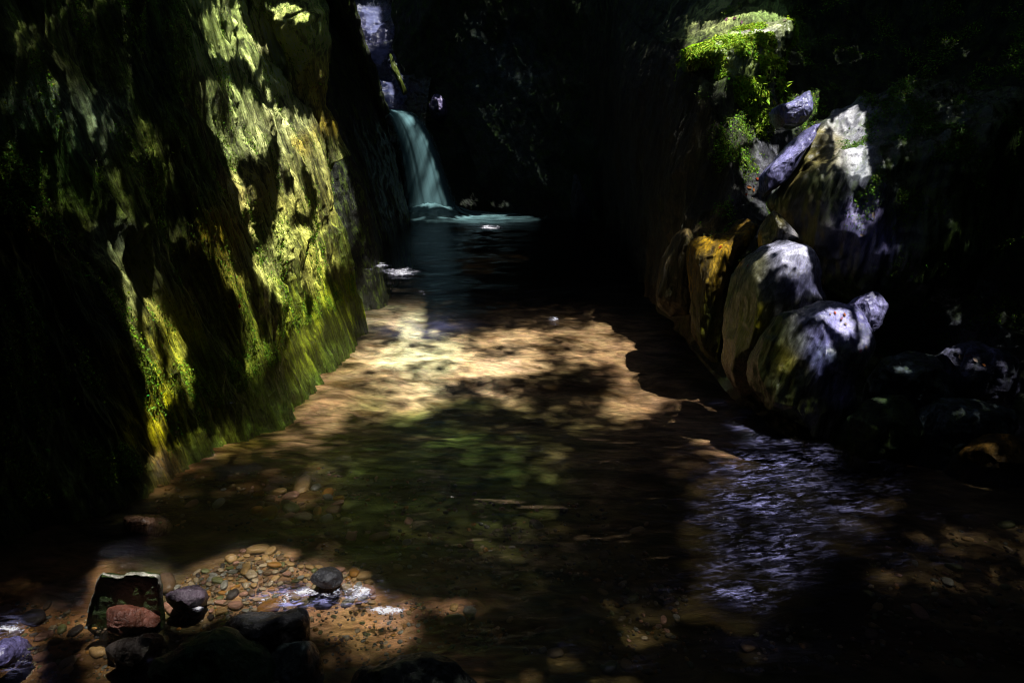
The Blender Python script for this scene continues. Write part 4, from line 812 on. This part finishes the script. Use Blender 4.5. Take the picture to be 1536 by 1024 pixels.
 (1., c4_((125, 190), (135, 120), (180, 85), (300, 72), (320, 58), (440, 40), (530, 80), (545, 115), (480, 150), (430, 130), (370, 160), (320, 200), (250, 225), (140, 230))), (.06, c4_((0, 120), (60, 70), (160, 60), (130, 180), (60, 140))),
 (.75, c4_((230, 230), (300, 200), (390, 140), (405, 210), (400, 400), (440, 420), (440, 480), (410, 540), (350, 560), (300, 585), (280, 460), (340, 430), (345, 300), (290, 370), (240, 350))), (.15, c4_((430, 140), (540, 120), (600, 260), (520, 330), (440, 300))), (0., c4_((285, 270), (330, 250), (345, 440), (300, 420))),
 (.65, c4_((335, 590), (410, 540), (500, 550), (480, 640), (440, 700), (400, 760), (470, 800), (465, 830), (380, 780), (355, 690))),
 (.92, c4_((490, 410), (560, 370), (640, 335), (640, 430), (610, 475), (700, 455), (650, 520), (570, 610), (500, 730), (470, 745), (448, 700), (455, 640), (520, 570), (560, 510), (460, 510), (420, 460))), (.3, c4_((520, 480), (590, 500), (560, 560), (520, 540))),
 (.3, c4_((600, 570), (660, 500), (700, 540), (650, 580), (600, 640), (560, 720), (540, 800), (500, 790), (490, 740), (540, 650))),
 (.9, c4_((680, 480), (720, 440), (780, 405), (820, 440), (845, 600), (860, 790), (885, 815), (850, 880), (810, 905), (812, 975), (770, 975), (745, 900), (735, 780), (715, 650), (705, 560))), (.45, c4_((700, 560), (760, 560), (760, 700), (740, 760), (715, 660))),
 (.3, c4_((500, 780), (640, 600), (700, 620), (720, 850), (640, 960), (580, 900))),
 (.5, c4_((450, 870), (490, 810), (540, 850), (560, 900), (480, 985), (445, 940))), (.9, c4_((500, 820), (545, 850), (550, 890), (520, 860))),
 (1., c5_((460, 200), (500, 140), (545, 105), (600, 130), (628, 185), (625, 218), (560, 218), (500, 205))), (.5, c5_((470, 220), (620, 215), (660, 330), (560, 340), (560, 270), (480, 260))), (.55, c5_((325, 280), (380, 210), (460, 145), (475, 180), (440, 250), (400, 300), (385, 400), (385, 490), (350, 505), (335, 400))), (.2, c5_((400, 300), (430, 280), (430, 500), (390, 520))),
 (.85, c5_((190, 90), (230, 95), (290, 100), (340, 50), (385, 15), (385, 70), (330, 115), (290, 180), (265, 240), (240, 330), (205, 320), (190, 200))), (.35, c5_((200, 320), (245, 330), (250, 420), (275, 560), (240, 540), (225, 430))), (1., c5_((185, 75), (225, 85), (215, 118), (190, 115))), (.25, c5_((120, 60), (150, 50), (150, 290), (120, 300))), (.15, c5_((60, 150), (110, 90), (100, 300), (50, 320))), (.2, c5_((260, 180), (340, 130), (330, 240), (270, 280))),
 (.9, c5_((600, 400), (650, 370), (760, 370), (790, 400), (800, 480), (740, 460), (640, 410))), (.75, c5_((590, 430), (640, 425), (690, 470), (705, 560), (680, 590), (640, 600), (660, 640), (735, 635), (720, 680), (680, 695), (640, 640), (622, 590), (615, 530), (570, 570), (515, 640), (515, 580), (550, 500))), (.3, c5_((450, 560), (510, 400), (600, 380), (520, 560), (530, 700), (470, 660))),
 (1., c5_((785, 345), (850, 295), (912, 340), (905, 405), (850, 460), (835, 530), (800, 530), (810, 440))),
 (.4, c5_((1110, 530), (1160, 515), (1250, 550), (1310, 580), (1300, 615), (1200, 600), (1120, 570))), (.7, c5_((1230, 550), (1300, 570), (1290, 600), (1240, 590))), (.7, c5_((925, 575), (990, 590), (1010, 615), (950, 612))), (.75, c5_((855, 700), (915, 705), (905, 735), (860, 730))), (.75, c5_((1000, 685), (1085, 688), (1070, 725), (1010, 738))), (.4, c5_((1350, 570), (1400, 590), (1390, 610), (1350, 600))),
 (.65, c5_((1230, 860), (1310, 900), (1380, 935), (1300, 965), (1250, 930))), (.25, c5_((860, 850), (960, 865), (970, 920), (900, 945), (870, 905))), (.25, c5_((1150, 760), (1230, 750), (1230, 780), (1160, 780))),
]
GAPSW = [(1., [(548, 388), (645, 388), (655, 424), (600, 428), (540, 418)]), (.9, [(615, 428), (648, 428), (648, 448), (615, 448)]), (1., [(815, 470), (852, 470), (850, 486), (815, 486)]),
 (1., [(680, 294), (716, 294), (716, 307), (680, 307)]), (.7, [(700, 303), (780, 303), (780, 316), (700, 316)]), (1., [(705, 335), (760, 335), (760, 348), (705, 348)]),
 (.5, [(1065, 700), (1110, 670), (1240, 665), (1245, 700), (1260, 730), (1335, 760), (1340, 800), (1250, 815), (1240, 860), (1215, 900), (1120, 915), (1055, 890), (1060, 800), (1045, 740)]),
 (.8, [(1100, 615), (1140, 620), (1150, 650), (1100, 645)]), (.5, [(540, 470), (640, 470), (640, 500), (530, 500)]),
 (.95, [(395, 880), (520, 860), (620, 890), (650, 905), (600, 925), (520, 925), (400, 912)]), (.9, [(0, 945), (45, 930), (60, 1010), (0, 1024)]), (.9, [(290, 905), (310, 905), (310, 920), (290, 920)]),
 *[(.4, [(x-13, y-7), (x+13, y-7), (x+13, y+7), (x-13, y+7)]) for x, y in ((860, 965), (800, 978), (912, 995), (955, 1003), (1225, 942), (1150, 950), (640, 908), (632, 945))], (.5, [(130, 950), (230, 950), (240, 1000), (130, 1000)])]
gw, gh = 768, 512
yy, xx = np.mgrid[0:gh, 0:gw]; xx = xx*2+1.; yy = yy*2+1.
MASK = np.zeros((gh, gw)); 
Pn = np.stack([xx/100, yy/100, xx*0], -1)
bedw = sstep(440, 500, yy)*sstep(380, 460, xx)*sstep(1100, 1050, xx)
wxp = xx+(7+22*bedw)*fbm(Pn, 3.1, 4, 200); wyp = yy+(7+6*bedw)*fbm(Pn*np.array([1, 2.5, 1]), 3.1, 4, 210)
Ps = np.stack([(xx-.2*yy)/100, yy/100, xx*0], -1); wl = sstep(600, 520, xx)
wxp = wxp + 6*wl*fbm(Ps, (9, .9, 1), 3, 230); wyp = wyp + 11*wl*fbm(Ps, (14, .6, 1), 3, 231)
for v, poly in GAPS: MASK[inpoly(wxp, wyp, poly)] = v
MASKW = np.zeros((gh, gw))
for v, poly in GAPSW: MASKW[inpoly(wxp, wyp, poly)] = v
MASK = MASK*np.where(MASK > .3, 1, np.clip(.9+1.6*fbm(Pn, 2.3, 4, 220), .1, 2.2))

def box(a, k):
    for ax in (0, 1):
        p = np.pad(a, [(k, k) if i == ax else (0, 0) for i in (0, 1)], 'edge'); c = np.cumsum(p, axis=ax)
        c = np.concatenate([np.zeros_like(np.take(c, [0], ax)), c], ax); L = a.shape[ax]
        a = (np.take(c, np.arange(2*k+1, 2*k+1+L), ax)-np.take(c, np.arange(L), ax))/(2*k+1)
    return a
bedm = inpoly(xx, yy, [(560, 420), (1000, 430), (1080, 540), (1260, 700), (1536, 720), (1536, 1024), (0, 1024), (0, 830), (240, 730), (440, 545)])
str_ = fbm(np.stack([xx/100, yy/100*3.2, xx*0], -1), 1.6, 5, 240, .6)
MB = box(box(MASK, 4), 4); MB = np.where(yy > 800, box(MASK, 2), MB)
MB = MB*np.clip(1.05+1.3*str_, .2, 1.6)
for (x_, y_, rx_, ry_, a_) in [(1150, 692, 85, 30, .75), (1135, 745, 65, 40, .5), (1150, 825, 85, 50, .38), (1120, 885, 70, 25, .5), (1290, 757, 50, 25, .26), (1060, 780, 30, 40, .2)]:
    MB = np.maximum(MB, a_*np.exp(-((xx-x_)/rx_)**2-((yy-y_)/ry_)**2))
MB = MB*(1-.8*sstep(930, 1035, xx-.25*(yy-500))*sstep(1120, 1050, xx)*sstep(640, 600, yy))
MASK = np.where(bedm, MB, MASK)
lw = sstep(640, 560, xx)*(MASK < .3); MASK = MASK*(1-lw)+box(box(np.where(MASK < .3, MASK, 0), 4), 4)*lw*(MASK < .3)
dap = fbm(np.stack([(xx-.2*yy*(xx < 600))/100*np.where(xx < 600, 2.2, 1.), yy/100*np.where(xx < 600, .35, .9), xx*0], -1), 9., 4, 250, .6)
dap = np.argsort(np.argsort(dap.ravel())).reshape(dap.shape)/dap.size
mid = (~bedm) & (MASK > .17) & (MASK < .95)
MASK = np.where(mid, np.where(dap < MASK*1.22, 1., 0.06*(MASK > .3)), MASK)
MASK = np.where(MASK < .55, MASK**1.5*.95, MASK)
slabm = inpoly(xx, yy, [(126, 935), (146, 846), (172, 840), (252, 846), (252, 935)])
MASK = np.where(slabm, 1., MASK)
def gobo(z0=3.0):
    def plane(x, y): return z0+.10*y
    sd = Vector((-SUN).tolist())
    def cells(x0, x1, y0, y1, s, sd_):
        nx, ny = int((x1-x0)/s), int((y1-y0)/s)
        X, Y = np.meshgrid(x0+np.arange(nx)*s, y0+np.arange(ny)*s)
        r = np.random.default_rng(sd_); X = X+r.uniform(-.1, .1, X.shape)*s; Y = Y+r.uniform(-.1, .1, X.shape)*s
        return X.ravel(), Y.ravel(), X.shape
    s = .030
    X, Y, shp = cells(-3.9, 5.6, -.9, 14.2, s, 1)
    rc = bvh.ray_cast
    def trace(X, Y):
        Z = plane(X, Y); n = len(X); hp = np.full((n, 3), np.nan)
        for i in range(n):
            loc = rc(Vector((X[i], Y[i], Z[i])), sd)[0]
            if loc is not None: hp[i] = loc
        bad = np.isnan(hp[:, 0]); hp[bad] = (0, -10, 0)
        px, py = proj(hp); vis = (px > -12) & (px < W+12) & (py > -12) & (py < H+12) & (hp[:, 1] > .6)
        mi = np.clip((px/2).astype(int), 0, gw-1); mj = np.clip((py/2).astype(int), 0, gh-1)
        v = np.where(vis, MASK[mj, mi], 0.)
        tw = (Z/SUN[2])[:, None]; wp = np.stack([X, Y, Z], 1)-SUN*tw                # where the same ray meets the water surface
        qx, qy = proj(wp); vw = (hp[:, 2] < .02) & (qx > 0) & (qx < W) & (qy > 0) & (qy < H) & (wp[:, 1] > .6)
        v = np.maximum(v, np.where(vw, MASKW[np.clip((qy/2).astype(int), 0, gh-1), np.clip((qx/2).astype(int), 0, gw-1)], 0))
        return Z, hp, vis, v, px, py
    Z, hp, vis, v, px, py = trace(X, Y)
    ss = np.full(len(X), s)
    fine = vis & (hp[:, 2] > .0) & (((px < 560) & (py < 740)) | ((px > 1000) & (px < 1400) & (py < 640)))
    fx_, fy_ = X[fine], Y[fine]; h = s/4
    X3 = np.concatenate([fx_-h, fx_+h, fx_-h, fx_+h]); Y3 = np.concatenate([fy_-h, fy_-h, fy_+h, fy_+h])
    Z3, hp3, vis3, v3, px3, py3 = trace(X3, Y3)
    cat = lambda a_, b_: np.concatenate([a_[~fine], b_])
    X, Y, Z, hp, vis, v, ss = cat(X, X3), cat(Y, Y3), cat(Z, Z3), cat(hp, hp3), cat(vis, vis3), cat(v, v3), cat(ss, np.full(len(X3), s/2))
    n = len(X)
    for G, val in FALLS:
        G = G[::4, ::4]; gf = gridfaces(G.shape[0], G.shape[1])
        if val > .65:
            ax_, ay_ = proj(G.reshape(-1, 3)); gf = gf[(((ax_-715)/105)**2+((ay_-329)/8)**2)[gf].max(1) < 1]
        tree = BVHTree.FromPolygons(G.reshape(-1, 3).tolist(), gf.tolist())
        lo, hi = G.reshape(-1, 3).min(0), G.reshape(-1, 3).max(0)
        for i in np.nonzero((X > lo[0]-.3) & (X < hi[0]+1.5) & (Y > lo[1]-2.5) & (Y < hi[1]+.5))[0]:
            if tree.ray_cast(Vector((X[i], Y[i], Z[i])), sd)[0] is not None: v[i] = max(v[i], val)
    r = np.random.default_rng(5)
    nz = np.stack([X, Y, X*0], -1)
    q = fbm(nz, 1/(s*3.2), 2, 300); q = np.argsort(np.argsort(q))/len(q)
    q2 = r.uniform(0, 1, n)
    mixw = sstep(.2, .7, v)*.5
    cut = (v > .74) | ((mixw*q+(1-mixw)*q2) < v**.55)
    dim = (v > .004) & (v <= .74)
    onbed = vis & (hp[:, 2] < .02)
    slide = np.where(dim, r.uniform(5.5, 8.5, n), np.where(onbed, r.uniform(1.5, 5.5, n), r.uniform(-.1, .1, n)))
    keep = ~cut | (v <= 0.004)
    HG = np.zeros((580, 400)); o_ = v > .004
    HG[np.clip(((Y[o_]+9)/.05).astype(int), 0, 579), np.clip(((X[o_]+9)/.05).astype(int), 0, 399)] = 1
    HG = (box(HG, 4) > 1e-6)*1
    X, Y, Z, slide = X[keep], Y[keep], Z[keep], slide[keep]
    sizes = ss[keep]*np.where(ss[keep] < s*.8, 1.12, .95)
    X2, Y2, _ = cells(-7.5, 9.5, -7, 18, .13, 2)
    far = (X2 < -3.85) | (X2 > 5.55) | (Y2 < -.85) | (Y2 > 14.1)
    X = np.concatenate([X, X2[far]]); Y = np.concatenate([Y, Y2[far]]); Z = np.concatenate([Z, plane(X2[far], Y2[far])])
    sizes = np.concatenate([sizes, np.full(far.sum(), .13*.95)])
    slide = np.concatenate([slide, r.uniform(-.1, .1, len(X)-len(slide))])
    # upper leaf layer added to block sky light, closed wherever the lower is
    X4, Y4, _ = cells(-9, 11, -9, 20, .10, 4)
    gi = np.clip(((X4+9)/.05).astype(int), 0, 399); gj = np.clip(((Y4+9)/.05).astype(int), 0, 579)
    up = HG[gj, gi] == 0
    X = np.concatenate([X, X4[up]]); Y = np.concatenate([Y, Y4[up]]); Z = np.concatenate([Z, plane(X4[up], Y4[up])])
    sizes = np.concatenate([sizes, np.full(up.sum(), .10)]); slide = np.concatenate([slide, r.uniform(6, 8, up.sum())])
    n = len(X); c = np.stack([X, Y, Z], 1)
    c = c + SUN*slide[:, None]                    # slide along the light: depth without moving the shadow
    nn = SUN+r.normal(0, .22, (n, 3)); nn /= np.linalg.norm(nn, axis=1, keepdims=True)
    a = np.cross(nn, r.normal(0, 1, (n, 3))); a /= np.linalg.norm(a, axis=1, keepdims=True); b = np.cross(nn, a)
    L = sizes[:, None]
    prof = [(-1.15, 0), (-.5, .75), (.4, .8), (1.25, 0), (.4, -.8), (-.5, -.75)]
    V = np.stack([c+a*L*p_+b*L*q_ for p_, q_ in prof], 1).reshape(-1, 3)
    o = make('leaf_gobo', V, np.arange(6*n).reshape(-1, 6), M_leaf, (0, 0, 0), smooth=False)
    tag(o, 'unseen leaf layers added over the gorge to shape sun patches and block sky light', kind='stuff')
import os
if not os.environ.get('NOCAN'): gobo()

# ------------------------------------------------------------------ light, sky, camera
sun = bpy.data.lights.new('sun', 'SUN'); sun.energy = 5.0; sun.angle = math.radians(.5); sun.color = (1., .975, .92)
so = bpy.data.objects.new('sun', sun); C.objects.link(so); so.rotation_euler = Vector(SUN.tolist()).to_track_quat('Z', 'Y').to_euler(); so.location = (3, 4, 9)
w = bpy.data.worlds.new('World'); bpy.context.scene.world = w; w.use_nodes = True
nt = w.node_tree; bgn = nt.nodes['Background']
sky = nt.nodes.new('ShaderNodeTexSky'); sky.sky_type = 'NISHITA'; sky.sun_disc = False
sky.sun_elevation = math.asin(SUN[2]); sky.sun_rotation = math.atan2(SUN[0], SUN[1])
nt.links.new(sky.outputs[0], bgn.inputs[0]); bgn.inputs[1].default_value = .06
cam = bpy.data.cameras.new('camera'); cam.sensor_width = 36; cam.lens = F/W*36; cam.clip_start = .05; cam.clip_end = 200
co_ = bpy.data.objects.new('camera', cam); C.objects.link(co_); co_.location = (0, 0, CZ); co_.rotation_euler = (math.pi/2-PITCH, 0, 0)
sc = bpy.context.scene; sc.camera = co_
sc.view_settings.view_transform = 'Standard'; sc.view_settings.look = 'None'; sc.view_settings.exposure = 0; sc.view_settings.gamma = 1
sc.render.engine = 'CYCLES'
sc.cycles.max_bounces = 8; sc.cycles.diffuse_bounces = 0; sc.cycles.glossy_bounces = 3; sc.cycles.transparent_max_bounces = 12
sc.cycles.filter_width = 1.0; sc.cycles.use_denoising = True; sc.cycles.sample_clamp_indirect = 4
